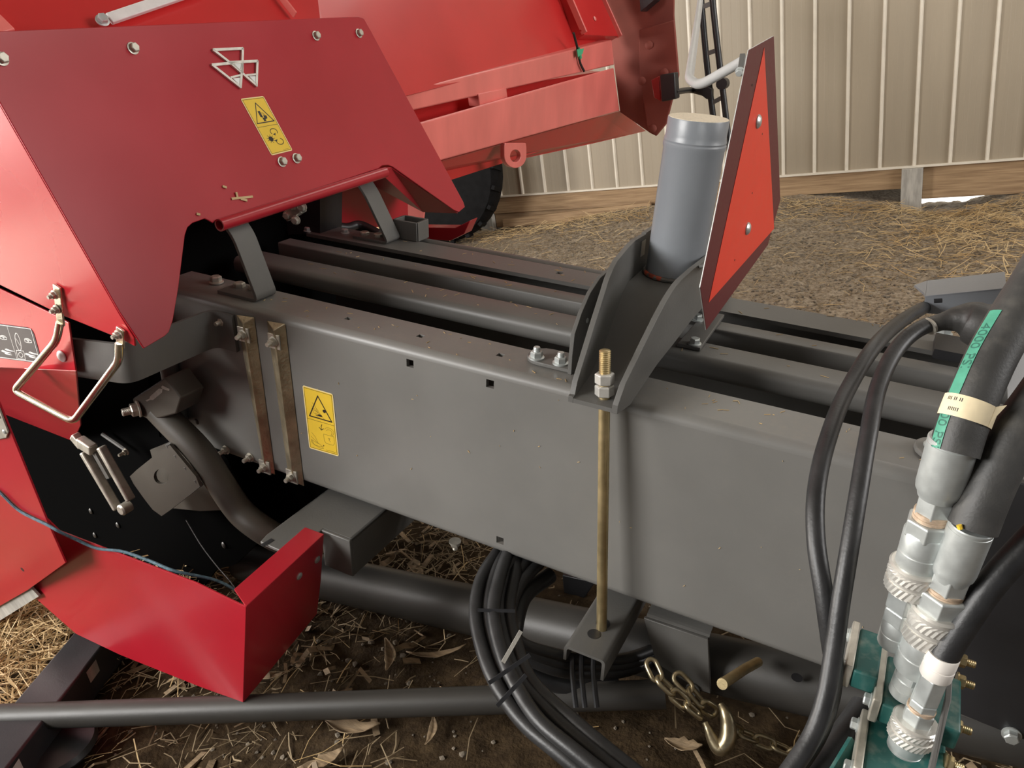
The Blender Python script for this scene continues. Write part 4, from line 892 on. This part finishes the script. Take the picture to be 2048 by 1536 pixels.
# parts seen under the hood
g = G(); UI = -1.12; ui = lambda x, y, d=0: hb(x, y, 0, UI + d)
g.prism([ui(*p) for p in ((640, 350), (815, 330), (816, 440), (800, 452), (690, 458), (640, 452))], -BU * .02); g.make('inner_cover', RED, mb, smooth=0)
g = G(); g.prism([hb(x, y, 1, 1.2) for x, y in ((815, 395), (850, 400), (845, 445), (816, 452))], BV * .01); g.make('inner_bracket', REDR, mb)
g = G(); g.prism([hb(x, y, 1, .95) for x, y in ((838, 455), (910, 456), (940, 441), (928, 468), (900, 482), (838, 478))], BV * .05); g.make('red_tray', RED, mb, bevel=.002)
bx = thing('steel_box', 'small open grey steel box beside the far support bracket', 'box', hb(820, 478, 2, 0))
c0 = tob(hb(806, 482, 2, 0)); g = G()
for (u0, u1, v0, v1) in ((-.04, .04, -.004, .004), (-.04, .04, .05, .058), (-.044, -.036, 0, .054), (.036, .044, 0, .054)): g.box(c0.x + u0, c0.x + u1, .66 + v0 - .02, .66 + v1 - .02, .001, .055)
g.box(c0.x - .04, c0.x + .04, .64, .694, .001, .006); g.make('box', GREYB, bx, bevel=.001)
vb = thing('valve_fitting', 'plated hydraulic fitting cluster in the dark under the hood tube', 'fitting', hb(590, 435, 1, .5))
g = G(); g.bar(hb(575, 433, 1, .42), hb(604, 415, 1, .42), .026, .026, BW); g.make('body', ZDULL, vb, bevel=.003)
for (x, y) in ((575, 430), (592, 440), (605, 414), (588, 412)): bolt(vb, hb(x, y, 1, .41), -BV + BU * .3, .018, 'hex', ZDULL, .3)
g = G(); g.prism([hb(x, y, 1, .56) for x, y in ((520, 400), (640, 370), (640, 468), (520, 470))], BV * .1); g.make('block', BLACKP, vb)
g = G(); g.tube(cat_path([hb(640, 445, 1, .62), hb(690, 455, 1, .7), hb(720, 450, 1, .75), hb(760, 468, 1, .75)]), .014, 10); g.make('hose', RUBBER, vb)
# wheel far behind
wp = hw(893, 482, 2, .0); wh = thing('wheel', 'black tyred wheel half hidden under the red body', 'wheel', wp)
wr = .62; wc = V((wp.x + .03, wp.y, wr + .0)); g = G()
g.lathe(wc - V((0, .16, 0)), (0, 1, 0), [(0, wr * .62), (.02, wr * .80), (.05, wr * .95), (.10, wr), (.22, wr), (.27, wr * .95), (.30, wr * .8), (.32, wr * .62)], 40); ty = g.make('tyre', TYRE, wh)
for i in range(22):
    an = i * 2 * math.pi / 22; g = G(); d = V((math.cos(an), 0, math.sin(an))); t_ = V((-math.sin(an), 0, math.cos(an)))
    g.bar(wc + d * wr - V((0, .13, 0)) + t_ * .02, wc + d * wr + V((0, .02, 0)) - t_ * .03, .035, .03, d); g.make('tread_lug', TYRE, ty, smooth=0)
g = G(); g.lathe(wc - V((0, .12, 0)), (0, 1, 0), [(0, .05), (.0, wr * .5), (.03, wr * .6), (.2, wr * .6)], 32); g.make('rim', SHADEBLK, wh)
# narrow black ladder-like frame by the wall
lf = thing('ladder_frame', 'narrow black ladder-like steel frame between red machine and wall', 'frame', hb(1440, 330, 1, 3.4))
LV = EV + .15; q = lambda x, y, l_=0: hb(x, y, 1, LV + l_)
for pp in (((1398, -60), (1404, 20), (1414, 130), (1427, 240), (1437, 330)), ((1420, -60), (1427, 20), (1437, 110), (1452, 235), (1462, 320))):
    g = G(); g.tube(cat_path([q(*p) for p in pp], 5), .0165, 10); g.make('rail', BLACKP, lf)
for (p, q_) in (((1412, 108), (1438, 99)), ((1424, 206), (1450, 192)), ((1402, 15), (1428, 5))): g = G(); g.bar(q(*p), q(*q_), .022, .022, BV); g.make('rung', GREYB, lf)
g = G(); g.tube(cat_path([ep(1350, 184, .13), q(1380, 180), q(1400, 184), q(1418, 190)], 6), .016, 10); g.make('stay', BLACKP, lf)
g = G(); g.prism([q(*p, -.02) for p in ((1385, 176), (1410, 170), (1424, 178), (1424, 200), (1412, 198))], BV * .04); g.make('joint', BLACKP, lf, bevel=.004)
g = G(); g.lathe(q(1443, 168, -.03), BV, [(0, .03), (.06, .03)], 14); g.make('joint', BLACKP, lf)

# ================================================================== LOWER TUBES AND STAND
lt_ = thing('lower_tube', 'wide dark tube lying level below the near beam', 'tube', V((3, -5.2, .04)))
A0, A1 = hb(600, 1125, 1, .10), hb(1700, 1395, 1, .10)
A0 = hb(640, 1152, 1, .10); dT = (hb(1560, 1356, 1, .10) - A0).normalized()
g = G(); g.tube([A0 - dT * .3, A0 + dT * 2.1], .060, 28); g.make('tube', DGREY, lt_)
c = hb(1594, 1355, 1, .045); g = G(); g.lathe(c, -BV, [(0, .0105), (.0005, .0105)], 20); g.make('hole', BLACKP, lt_)
g = G(); g.tube([cp(1447, 1366, 1.36), cp(1490, 1338, 1.44), cp(1516, 1324, 1.49)], .0095, 14); g.lathe(cp(1446, 1367, 1.358), cp(1446, 1367, 1.358) - cp(1500, 1332, 1.46), [(-.002, .0105), (.004, .010)], 14); g.make('locking_pin', BRASS, lt_, label='yellow zinc locking pin')
lp_ = thing('long_pipe', 'long thin dark pipe crossing low over the dirt', 'pipe', V((2.4, -5.5, .06)))
z0 = .085
A0, A1 = hw(-120, 1438, 2, z0), hw(1330, 1388, 2, z0 + .02)
g = G(); g.tube([A0, A1], .0285, 24); g.make('pipe', DGREY, lp_)
ft = thing('floor_tube', 'black square tube stand with pale diamond marker at the left', 'stand', V((1.5, -5.7, 0)))
P1, P2 = hw(212, 1225, 2, .10), hw(-70, 1565, 2, .10); d = (P2 - P1).normalized(); s = d.cross(V((0, 0, 1))).normalized()
wid = (hw(195, 1300, 2, .10) - hw(145, 1268, 2, .10)); wid = abs(wid.dot(s)) + .004
eL = hw(145, 1268, 2, .10); eR = hw(195, 1300, 2, .10)
sgn = 1 if (eR - eL).dot(s) > 0 else -1
cL = eL + (P1 - eL).dot(d) * d; cR = cL + s * sgn * wid; Lq = 1.0
dn = V((0, 0, -.09)); g = G(); tq = [cL, cR, cR + d * Lq, cL + d * Lq]
g.hexa([p + dn for p in tq] + tq); g.make('square_tube', BLACKP, ft, bevel=.006)
c = hp(186, 1342, cR, s * sgn); ph = [hp(x, y, cR, s * sgn) + s * sgn * .0006 for x, y in ((191, 1319), (199, 1341), (181, 1366), (172, 1345))]
g = G(); g.prism(ph, s * sgn * .0004); g.make('diamond_marker', WOODP, ft, smooth=0, label='pale diamond reflector sticker')
ph = [hp(x, y, cR, s * sgn) + s * sgn * .0006 for x, y in ((37, 1517), (46, 1536), (30, 1556), (22, 1540))]
g = G(); g.prism(ph, s * sgn * .0004); g.make('diamond_marker', WOODP, ft, smooth=0)
c = hw(112, 1490, 2, .03); g = G(); g.lathe(V((c.x, c.y, .005)), (0, 0, 1), [(0, .075), (.012, .085), (.025, .08), (.035, .04)], 32); g.make('foot_pad', BLACKP, ft)

# ================================================================== CHAIN AND BRACKET PLATE
jp = thing('hanger_plate', 'bent grey hanger plate bolted beneath the beam by the chain', 'bracket', hb(1420, 1390, 1, .03))
vP = .015; q = lambda x, y, dv=0: hb(x, y, 1, vP + dv)
g = G(); g.prism([q(1287, 1236), q(1416, 1280), q(1421, 1388), q(1398, 1380), q(1352, 1352), q(1312, 1326)], BV * .008); g.make('plate', GREYB, jp, bevel=.0015)
tp = fillet([q(1292, 1300), q(1290, 1236), q(1290, 1236) + BW * .012 + BV * .09], .02, 6); g = G(); wd = q(1416, 1280) - q(1290, 1236)
for p, p2 in zip(tp[2:], tp[3:]): g.hexa([p, p + wd, p + wd + BV * .008, p + BV * .008, p2, p2 + wd, p2 + wd - BW * .008, p2 - BW * .008])
g.make('bend', GREYB, jp, smooth=50)
bolt(jp, q(1386, 1378, -.004), -BV, .02, 'hex', GREYB)
ch = thing('safety_chain', 'brass plated chain with grab hook trailing on the dirt', 'chain', hw(1440, 1480, 2, .01))
def link(c, d, n, ln, wd, r):
    d = V(d).normalized(); n = V(n); n = (n - d * n.dot(d)).normalized(); s = d.cross(n); P = []
    hl_ = (ln - wd) / 2; rr = wd / 2 - r
    for k in range(9): a_ = -math.pi / 2 + math.pi * k / 8; P.append(c + d * (hl_ + rr * math.cos(a_)) + s * rr * math.sin(a_))
    for k in range(9): a_ = math.pi / 2 + math.pi * k / 8; P.append(c + d * (-hl_ + rr * math.cos(a_)) + s * rr * math.sin(a_))
    g = G(); n_ = 8; m_ = len(P); vs = []
    for i in range(m_):
        t = (P[(i + 1) % m_] - P[i - 1]).normalized(); a_ = n; c_ = t.cross(n)
        vs += [P[i] + (a_ * math.cos(2 * math.pi * k / n_) + c_ * math.sin(2 * math.pi * k / n_)) * r for k in range(n_)]
    g.add(vs, [(i * n_ + k, i * n_ + (k + 1) % n_, ((i + 1) % m_) * n_ + (k + 1) % n_, ((i + 1) % m_) * n_ + k) for i in range(m_) for k in range(n_)])
    g.make('link', CHROMEB, ch, smooth=60)
CHROMEB = mat('brassy_plated_steel', (.50, .42, .27), .32, metal=.9, noise=.25, nscale=40, bump=.08, bscale=200)
def chain(pts, ln=.050):
    P = cat_path([cp(*p) for p in pts], 30); d = 0; last = P[0]; k = 0; pos = [P[0]]
    for a_, c_ in zip(P, P[1:]):
        d += (c_ - a_).length
        if d >= ln * .70: pos.append(c_); d = 0
    for i, (p, q_) in enumerate(zip(pos, pos[1:])): link((p + q_) / 2, q_ - p, V((.3, .2, 1)) if i % 2 else V((1, -1, .35)), ln, .030, .0046)
chain([(1300, 1322, 1.475), (1312, 1352, 1.46), (1345, 1385, 1.455), (1385, 1420, 1.46), (1425, 1450, 1.47)])
chain([(1352, 1350, 1.50), (1392, 1393, 1.48), (1413, 1420, 1.48), (1430, 1425, 1.49)])
chain([(1458, 1455, 1.49), (1490, 1470, 1.51), (1545, 1490, 1.51), (1590, 1510, 1.51), (1640, 1545, 1.49)])
hk = [(1441, 1408, 1.475), (1450, 1425, 1.465), (1456, 1450, 1.46), (1455, 1478, 1.455), (1441, 1496, 1.455), (1427, 1482, 1.46), (1416, 1458, 1.465), (1410, 1444, 1.47)]
P = cat_path([cp(*p) for p in hk], 6); m_ = len(P); g = G(); g.tube(P, [.006 + .0105 * math.sin(math.pi * min(1, (i / m_) * 1.12)) ** 1.2 for i in range(m_)], 12); g.make('hook', CHROMEB, ch, label='forged brassy grab hook')

# ================================================================== CABLE BUNDLE
cbn = thing('cable_bundle', 'bundle of thick black cables tied and looping below the beam', 'cables', hw(1050, 1440, 2, .02))
def cable(pts, r, name='cable', m=RUBBER, par=cbn): g = G(); g.tube(cat_path([cp(*p) for p in pts], 7), r, 12); return g.make(name, m, par)
core = [(1010, 1090, 1.66), (978, 1150, 1.60), (965, 1220, 1.53), (980, 1300, 1.45), (1010, 1370, 1.38), (1060, 1440, 1.32), (1130, 1500, 1.27), (1230, 1580, 1.22)]
for (dx, dy, dd, ex_) in ((-14, 4, 0, 0), (10, 0, .01, 6), (34, -4, .02, 14), (22, 2, -.015, -4), (54, -6, .02, 24)):
    cable([(x + dx * (1 if i else .5) + (ex_ if i > 4 else 0), y + dy, D + dd + (.03 if i == 0 else 0)) for i, (x, y, D) in enumerate(core)], .0135)
for (k, e) in ((0, 0), (1, 20), (2, 40)):
    cable([(1040 + 22 * k, 1105 + 8 * k, 1.66), (1000 + 20 * k, 1170, 1.60), (1000 + 10 * k, 1235, 1.545), (1042 - 2 * k, 1285 - 0 * k + e * .4, 1.515), (1100, 1306 + e * .75, 1.51), (1165, 1318 + e * .7, 1.53), (1250, 1318 + e * .6, 1.58), (1330, 1290 + e * .5, 1.66)], .0125)
cable([(1100, 1150, 1.68), (1050, 1190, 1.62), (1030, 1250, 1.56), (1030, 1310, 1.55), (1080, 1355, 1.55), (1160, 1375, 1.57), (1230, 1362, 1.60)], .018)
def tie(p, q_, r, w_, label=None, m=BLACKP):
    g = G(); g.bar(cp(*p), cp(*q_), w_, .003, V(-R[2])); g.make('cable_tie', m, cbn, label=label)
tie((978, 1366, 1.352), (1060, 1310, 1.362), 0, .007); tie((994, 1412, 1.305), (1052, 1350, 1.318), 0, .007); tie((955, 1220, 1.50), (1030, 1222, 1.50), 0, .006); tie((1006, 1325, 1.36), (1042, 1262, 1.38), 0, .007, 'grey cut cable tie end', WOODP)
for x in (1148, 1166, 1190): 
    g = G(); g.tube(cat_path([cp(x - 2, 1308, 1.50), cp(x - 3, 1340, 1.485), cp(x, 1380, 1.47), cp(x + 4, 1415, 1.46)], 5), .0055, 8); g.make('hanging_tie', BLACKP, cbn)

# ================================================================== HOSES AT THE RIGHT
def hose(name, pts, rad, label, m=RUBBER):
    t = thing(name, label, 'hose', cp(*pts[-1]))
    g = G(); rr = rad; g.tube(cat_path([cp(*p) for p in pts], 9), rr, 20); g.make('hose', m, t); return t
h1 = hose('thin_hose', [(1960, 596, 1.72), (1900, 598, 1.66), (1835, 622, 1.46), (1760, 680, 1.27), (1695, 780, 1.18), (1655, 880, 1.10), (1633, 980, 1.05), (1632, 1080, 1.02), (1648, 1190, 1.0), (1662, 1290, 1.0), (1668, 1330, 1.02), (1660, 1400, 1.03), (1630, 1480, 1.03), (1560, 1580, 1.02)], .0122, 'thin black hose passing under the slotted grey bracket')
h2 = hose('thin_hose', [(2010, 640, 1.16), (1940, 648, 1.15), (1862, 648, 1.14), (1800, 690, 1.12), (1758, 770, 1.08), (1735, 880, 1.03), (1718, 980, 1.00), (1700, 1090, .98), (1682, 1200, .97), (1668, 1300, .965), (1650, 1400, .955), (1620, 1480, .95), (1560, 1570, .94)], .0116, 'thin black hose emerging from the flared rubber boot')
pb = [(1860, 651, 1.138), (1885, 643, 1.138), (1908, 638, 1.135), (1935, 640, 1.13), (1965, 652, 1.12), (2010, 662, 1.12), (2070, 668, 1.12)]
g = G(); g.tube(cat_path([cp(*p) for p in pb], 6), np.interp(np.linspace(0, 6, 37), [0, 1, 1.6, 2.4, 3.2, 4, 6], [.0125, .0128, .0145, .0205, .030, .033, .033]).tolist(), 24); g.make('rubber_boot', HOSE, h2, label='flared dusty rubber boot')
g = G(); g.lathe(cp(1860, 651, 1.137), cp(1856, 655, 1.137) - cp(1866, 648, 1.139), [(0, .0133), (.004, .0133)], 20); g.make('boot_ring', ZDULL, h2)

def fitting(t, p0, p1, parts):
    A, B_ = cp(*p0), cp(*p1); L_ = (B_ - A).length; d = (B_ - A).normalized()
    for (name, m, t0, t1, r0, kind) in parts:
        a_, c_ = t0 * L_, t1 * L_; g = G(); ln = c_ - a_
        if kind == 'hex': g.lathe(A + d * a_, d, [(0, r0 * .92), (ln * .08, r0), (ln * .92, r0), (ln, r0 * .92)], 6, .35); g.make(name, m, t, smooth=0, bevel=.001)
        elif kind == 'knurl':
            n_ = 60; vs = []; prof = [(0, .92), (.06, 1), (.12, .93), (.20, .93), (.26, 1), (.46, 1), (.50, .94), (.58, .94), (.62, 1.0), (.94, 1), (1, .92)]
            for tt, rr in prof:
                kn = 1 if (.25 < tt < .47 or .61 < tt < .95) else 0
                for k in range(n_): vs.append((tt, r0 * rr * (1 - (.035 * kn * (k % 2))), k + (tt * 6 if kn else 0)))
            a1 = d.orthogonal().normalized(); a2 = d.cross(a1)
            pts = [A + d * (a_ + ln * tt) + (a1 * math.cos(2 * math.pi * k / n_) + a2 * math.sin(2 * math.pi * k / n_)) * rr for tt, rr, k in vs]; mm = len(prof)
            g.add(pts, [(i * n_ + k, i * n_ + (k + 1) % n_, (i + 1) * n_ + (k + 1) % n_, (i + 1) * n_ + k) for i in range(mm - 1) for k in range(n_)] + [tuple(range(n_)), tuple((mm - 1) * n_ + k for k in range(n_))])
            g.make(name, m, t, smooth=25)
        elif kind == 'ferrule':
            n_ = 48; prof = [(0, .96), (.02, 1), (.05, 1), (.055, .98), (.075, .98), (.08, 1), (.10, 1), (.80, .99), (.88, .95), (.93, .86), (1, .80)]; a1 = d.orthogonal().normalized(); a2 = d.cross(a1)
            pts = [A + d * (a_ + ln * tt) + (a1 * math.cos(2 * math.pi * k / n_) + a2 * math.sin(2 * math.pi * k / n_)) * r0 * rr * (1 - (.02 if .1 < tt < .8 and k % 6 == 0 else 0) + (.012 if k % 6 == 1 and .1 < tt < .8 else 0)) for tt, rr in prof for k in range(n_)]; mm = len(prof)
            g.add(pts, [(i * n_ + k, i * n_ + (k + 1) % n_, (i + 1) * n_ + (k + 1) % n_, (i + 1) * n_ + k) for i in range(mm - 1) for k in range(n_)] + [tuple(range(n_)), tuple((mm - 1) * n_ + k for k in range(n_))])
            g.make(name, m, t, smooth=25)
        else: g.lathe(A + d * a_, d, [(0, r0 * .95), (ln * .04, r0), (ln * .46, r0), (ln * .48, r0 * .965), (ln * .53, r0 * .965), (ln * .55, r0), (ln * .96, r0), (ln, r0 * .95)], 32); g.make(name, m, t, smooth=35)
RUST = mat('rusty_seal', (.52, .39, .28), .7, noise=.3, nscale=80)
hA = [(2120, 480, .90), (2075, 560, .88), (2025, 640, .87), (1985, 710, .865), (1953, 780, .86), (1925, 850, .86), (1908, 905, .862)]
t1 = hose('hydraulic_hose', hA, .0262, 'large black hydraulic hose with green stripe and cream paper tag', HOSE)
# stripe and tag follow the hose surface
P = cat_path([cp(*p) for p in hA], 9); st = []
for i in range(12, len(P)):
    tt = (P[min(i + 1, len(P) - 1)] - P[i - 1]).normalized(); vw = (CAM - P[i]).normalized(); lf2 = (vw.cross(tt)).normalized()
    if lf2.dot(V(R[0])) > 0: lf2 = -lf2
    vw = (vw - tt * vw.dot(tt)).normalized(); st.append((P[i], vw, lf2))
def on(i, an, r): p, vw, l_ = st[i]; return p + (vw * math.cos(an) + l_ * math.sin(an)) * r
i_a = 7
g = G(); n_ = len(st); vs = []
for i in range(i_a, n_):
    for an in (.55, .72, .92, 1.12): vs.append(on(i, an, .0268))
g.add(vs, [(i * 4 + k, i * 4 + k + 1, i * 4 + 5 + k, i * 4 + 4 + k) for i in range(n_ - i_a - 1) for k in range(3)]); sx = g.make('stripe', STRIPE, t1, label='green printed stripe')
def flat_text(txt):                          # lettering as flat mesh, size 1, centred on the line
    cu = bpy.data.curves.new('lettering', 'FONT'); cu.body = txt; cu.size = 1.0; cu.align_y = 'CENTER'; cu.resolution_u = 3
    o = bpy.data.objects.new('lettering', cu); COL.objects.link(o); dg = bpy.context.evaluated_depsgraph_get()
    me = bpy.data.meshes.new_from_object(o.evaluated_get(dg)); vs = [tuple(v.co) for v in me.vertices]; fs = [tuple(p.vertices) for p in me.polygons]
    bpy.data.objects.remove(o); bpy.data.curves.remove(cu); bpy.data.meshes.remove(me); return vs, fs
tv, tf = flat_text('4000 PSI'); cum = [0.0]
for i in range(i_a, n_ - 1): cum.append(cum[-1] + (on(i + 1, .83, .027) - on(i, .83, .027)).length)
def along(dist, an, r):
    k = min(max(next((q_ for q_, c_ in enumerate(cum) if c_ > dist), len(cum) - 1) - 1, 0), len(cum) - 2); f = (dist - cum[k]) / (cum[k + 1] - cum[k]); return on(i_a + k, an, r).lerp(on(i_a + k + 1, an, r), f)
sc_ = .017; tint = mat('dim_green_ink', (.03, .14, .10), .6)
for d0 in (.018, .112):
    g = G(); g.add([along(d0 + x * sc_, .84 - y * sc_ / .027, .0271) for x, y, z in tv], tf); g.make('stripe_print', tint, sx, smooth=0)
# paper tag wrapped round
def wrap(i0, i1, r, m, name, a0_=-2.6, a1_=2.6, **k):
    g = G(); na = 24; vs = [on(i, a0_ + (a1_ - a0_) * j / na, r) for i in range(i0, i1 + 1) for j in range(na + 1)]; w_ = na + 1
    g.add(vs, [(i * w_ + j, i * w_ + j + 1, (i + 1) * w_ + j + 1, (i + 1) * w_ + j) for i in range(i1 - i0) for j in range(na)]); return g.make(name, m, t1, **k)
it = min(range(n_), key=lambda i: abs((R @ (np.array(st[i][0]) - CN))[1] / depth(st[i][0]) * F + 768 - 800))
ib = min(range(n_), key=lambda i: abs((R @ (np.array(st[i][0]) - CN))[1] / depth(st[i][0]) * F + 768 - 843))
tg = wrap(it, ib, .0275, TAG, 'paper_tag', label='cream paper tag wrapped round the hose')
g = G()
for (f0, n3, a0_) in ((.15, 9, .95), (.62, 6, .75)):
    for j in range(n3):
        if j in (3, 6) and f0 < .5: continue
        an = a0_ - j * .075; A_ = on(it, an, .0277).lerp(on(ib, an, .0277), f0); B_ = on(it, an, .0277).lerp(on(ib, an, .0277), f0 + .16); s3 = (on(it, an - .035, .0277) - on(it, an, .0277))
        g.add([A_, B_, B_ + s3, A_ + s3], [(0, 1, 2, 3)])
g.make('tag_print', INK, tg, smooth=0)
g = G(); q_ = [on(ib, -1.0, .0276), on(it, -1.0, .0276), on(it, -1.0, .0276) + V(R[0]) * .012 + V(R[1]) * -.002, on(ib, -1.0, .0276).lerp(on(it, -1., .0276), .4) + V(R[0]) * .003]; g.prism(q_, V(R[2]) * .0008); g.make('tag_end', TAG, tg, smooth=0)
fitting(t1, (1908, 878, .862), (1784, 1300, 1.00), [('ferrule', ZINC, 0, .245, .0262, 'ferrule'), ('hex_fitting', ZINC, .23, .325, .0205, 'hex'), ('seal', RUST, .31, .345, .0200, 'cyl'), ('hex_fitting', ZINC, .345, .42, .0265, 'hex'), ('coupling_body', ZINC, .40, .575, .0250, 'cyl'), ('knurled_collar', ZINCB, .555, .68, .0310, 'knurl'), ('hex_fitting', ZINC, .68, .77, .0245, 'hex'), ('hex_fitting', ZINC, .77, .84, .0235, 'hex'), ('end_sleeve', ZINC, .83, .965, .0205, 'cyl')])
hBp = [(2130, 730, .86), (2080, 800, .86), (2030, 870, .86), (1990, 945, .865), (1962, 1010, .87), (1945, 1055, .875)]
t2 = hose('hydraulic_hose', hBp, .0262, 'large plain black hydraulic hose with a long grey ferrule', HOSE)
g = G(); c = cp(1918, 1050, .858); g.tube([c, cp(1921, 1058, .858)], .003, 8); g.make('yellow_mark', YELLOW, t2)
fitting(t2, (1944, 1050, .875), (1806, 1400, 1.00), [('ferrule', ZINC, 0, .28, .0240, 'ferrule'), ('hex_fitting', ZINC, .25, .34, .0215, 'hex'), ('seal', RUST, .33, .36, .0205, 'cyl'), ('hex_fitting', ZINC, .355, .45, .0270, 'hex'), ('knurled_collar', ZINCB, .44, .62, .0315, 'knurl'), ('coupling_body', ZINC, .60, .80, .0265, 'cyl'), ('hex_fitting', ZINC, .78, .86, .0215, 'hex'), ('end_sleeve', ZINC, .85, .96, .0205, 'cyl')])
hCp = [(2120, 1020, .88), (2048, 1095, .89), (1985, 1165, .90), (1935, 1235, .91), (1900, 1290, .92), (1882, 1325, .925)]
t3 = hose('hydraulic_hose', hCp, .0165, 'slimmer black hydraulic hose with white band and knurled coupling', RUBBER)
fitting(t3, (1888, 1308, .922), (1802, 1515, .985), [('white_band', WHITE, 0, .20, .0180, 'cyl'), ('ferrule', ZINC, .19, .44, .0165, 'hex'), ('hex_fitting', ZINC, .43, .50, .0165, 'hex'), ('seal', RUST, .49, .52, .0165, 'cyl'), ('hex_fitting', ZINC, .51, .64, .0185, 'hex'), ('knurled_collar', ZINCB, .62, .80, .0275, 'knurl'), ('end_sleeve', ZINC, .78, 1.0, .0215, 'cyl')])

# green clamp blocks ------------------------------------------------
gm = thing('clamp_block_stack', 'three green plastic pipe clamp blocks with plated side plates', 'clamp', cp(1790, 1500, 1.0))
def block(tlf, D, wid, dep, hgt, nm, bolts_):
    p = tob(cp(*tlf, D)); u0, v0, w0 = p.x, p.y, p.z
    g = G(); g.box(u0, u0 + wid, v0, v0 + dep, w0 - hgt, w0); bo = g.make('green_block', GREEN, gm, bevel=.003)
    g = G(); g.prism([b(u0 - .011, v0 + .0, w0 + .004), b(u0 - .011, v0 + dep + .006, w0 + .004), b(u0 - .011, v0 + dep + .006, w0 - hgt), b(u0 - .011, v0 - .004, w0 - hgt)], BU * .0105); pl_ = g.make('side_plate', WOODP if False else ZDULL, bo, bevel=.002)
    for (fv, fw) in bolts_: bolt(pl_, b(u0 - .011, v0 + dep * fv, w0 - hgt * fw), -BU, .014, 'hex', ZINC, .2)
    return bo, (u0, v0, w0)
block((1707, 1340), 1.01, .030, .088, .030, '1', ((.12, .35), (.88, .35)))
b2, q2 = block((1764, 1408), .985, .090, .095, .032, '2', ((.12, .35), (.82, .35)))
b3, q3 = block((1725, 1545), .945, .090, .095, .032, '3', ((.12, .35), (.88, .35)))
g = G(); g.prism([cp(x, y, D) for x, y, D in ((1896, 1300, .99), (1908, 1300, .99), (1903, 1400, .95), (1866, 1560, .90), (1852, 1560, .90), (1890, 1400, .95))], BV * .012); g.make('support_plate', GREYB, gm, bevel=.001, label='blue grey edge-on support plate')
for (x, y, D) in ((1912, 1360, 1.04), (1905, 1450, 1.0), (1888, 1522, .965), (1915, 1318, 1.06)): bolt(gm, cp(x, y, D), BU, .016, 'nut', BRASS, .2, 'nut', .012)
g = G(); g.bar(cp(1712, 1492, 1.02), cp(1660, 1580, .98), .03, .006, BV); g.make('green_strap', GREEN, gm)
cp2 = hose('cross_hose', [(1735, 1420, 1.08), (1700, 1470, 1.06), (1660, 1520, 1.05), (1600, 1590, 1.04)], .024, 'thick black hose curving out below the green blocks')
# slotted grey bracket
hbk = thing('slotted_bracket', 'grey folded bracket with a slot on the far beam', 'bracket', hb(1930, 650, 2, 0))
vS = .46; q = lambda x, y, dv=0: hb(x, y, 1, vS + dv)
A_, B_, C_, D_ = q(1851, 592), q(2013, 576), q(2014, 640), q(1844, 626)
g = G(); g.prism([A_, B_, C_, D_], BV * .004); g.make('front_face', POST, hbk, smooth=0, bevel=.001)
g = G(); tb = [A_, B_, q(2010, 543, .10), q(1854, 561, .10)]; g.prism(tb, -BW * .004); g.make('top_face', POST, hbk, smooth=0, bevel=.001)
g = G(); g.prism([q(1829, 570, .09), q(1854, 561, .10), A_, q(1848, 586, .02)], -BW * .004); g.make('tab', POST, hbk, smooth=0)
c0, c1 = q(1868, 602, -.0005), q(1884, 601, -.0005); g = G(); g.tube([c0, c1], .0045, 10); g.v = [p - BV * (p - c0).dot(BV) * .9 for p in g.v]; g.make('slot', BLACKP, hbk)
g = G(); g.box(tob(C_).x - .10, tob(C_).x + .05, .50, .60, .0, .02); g.make('base', BLACKP, hbk)
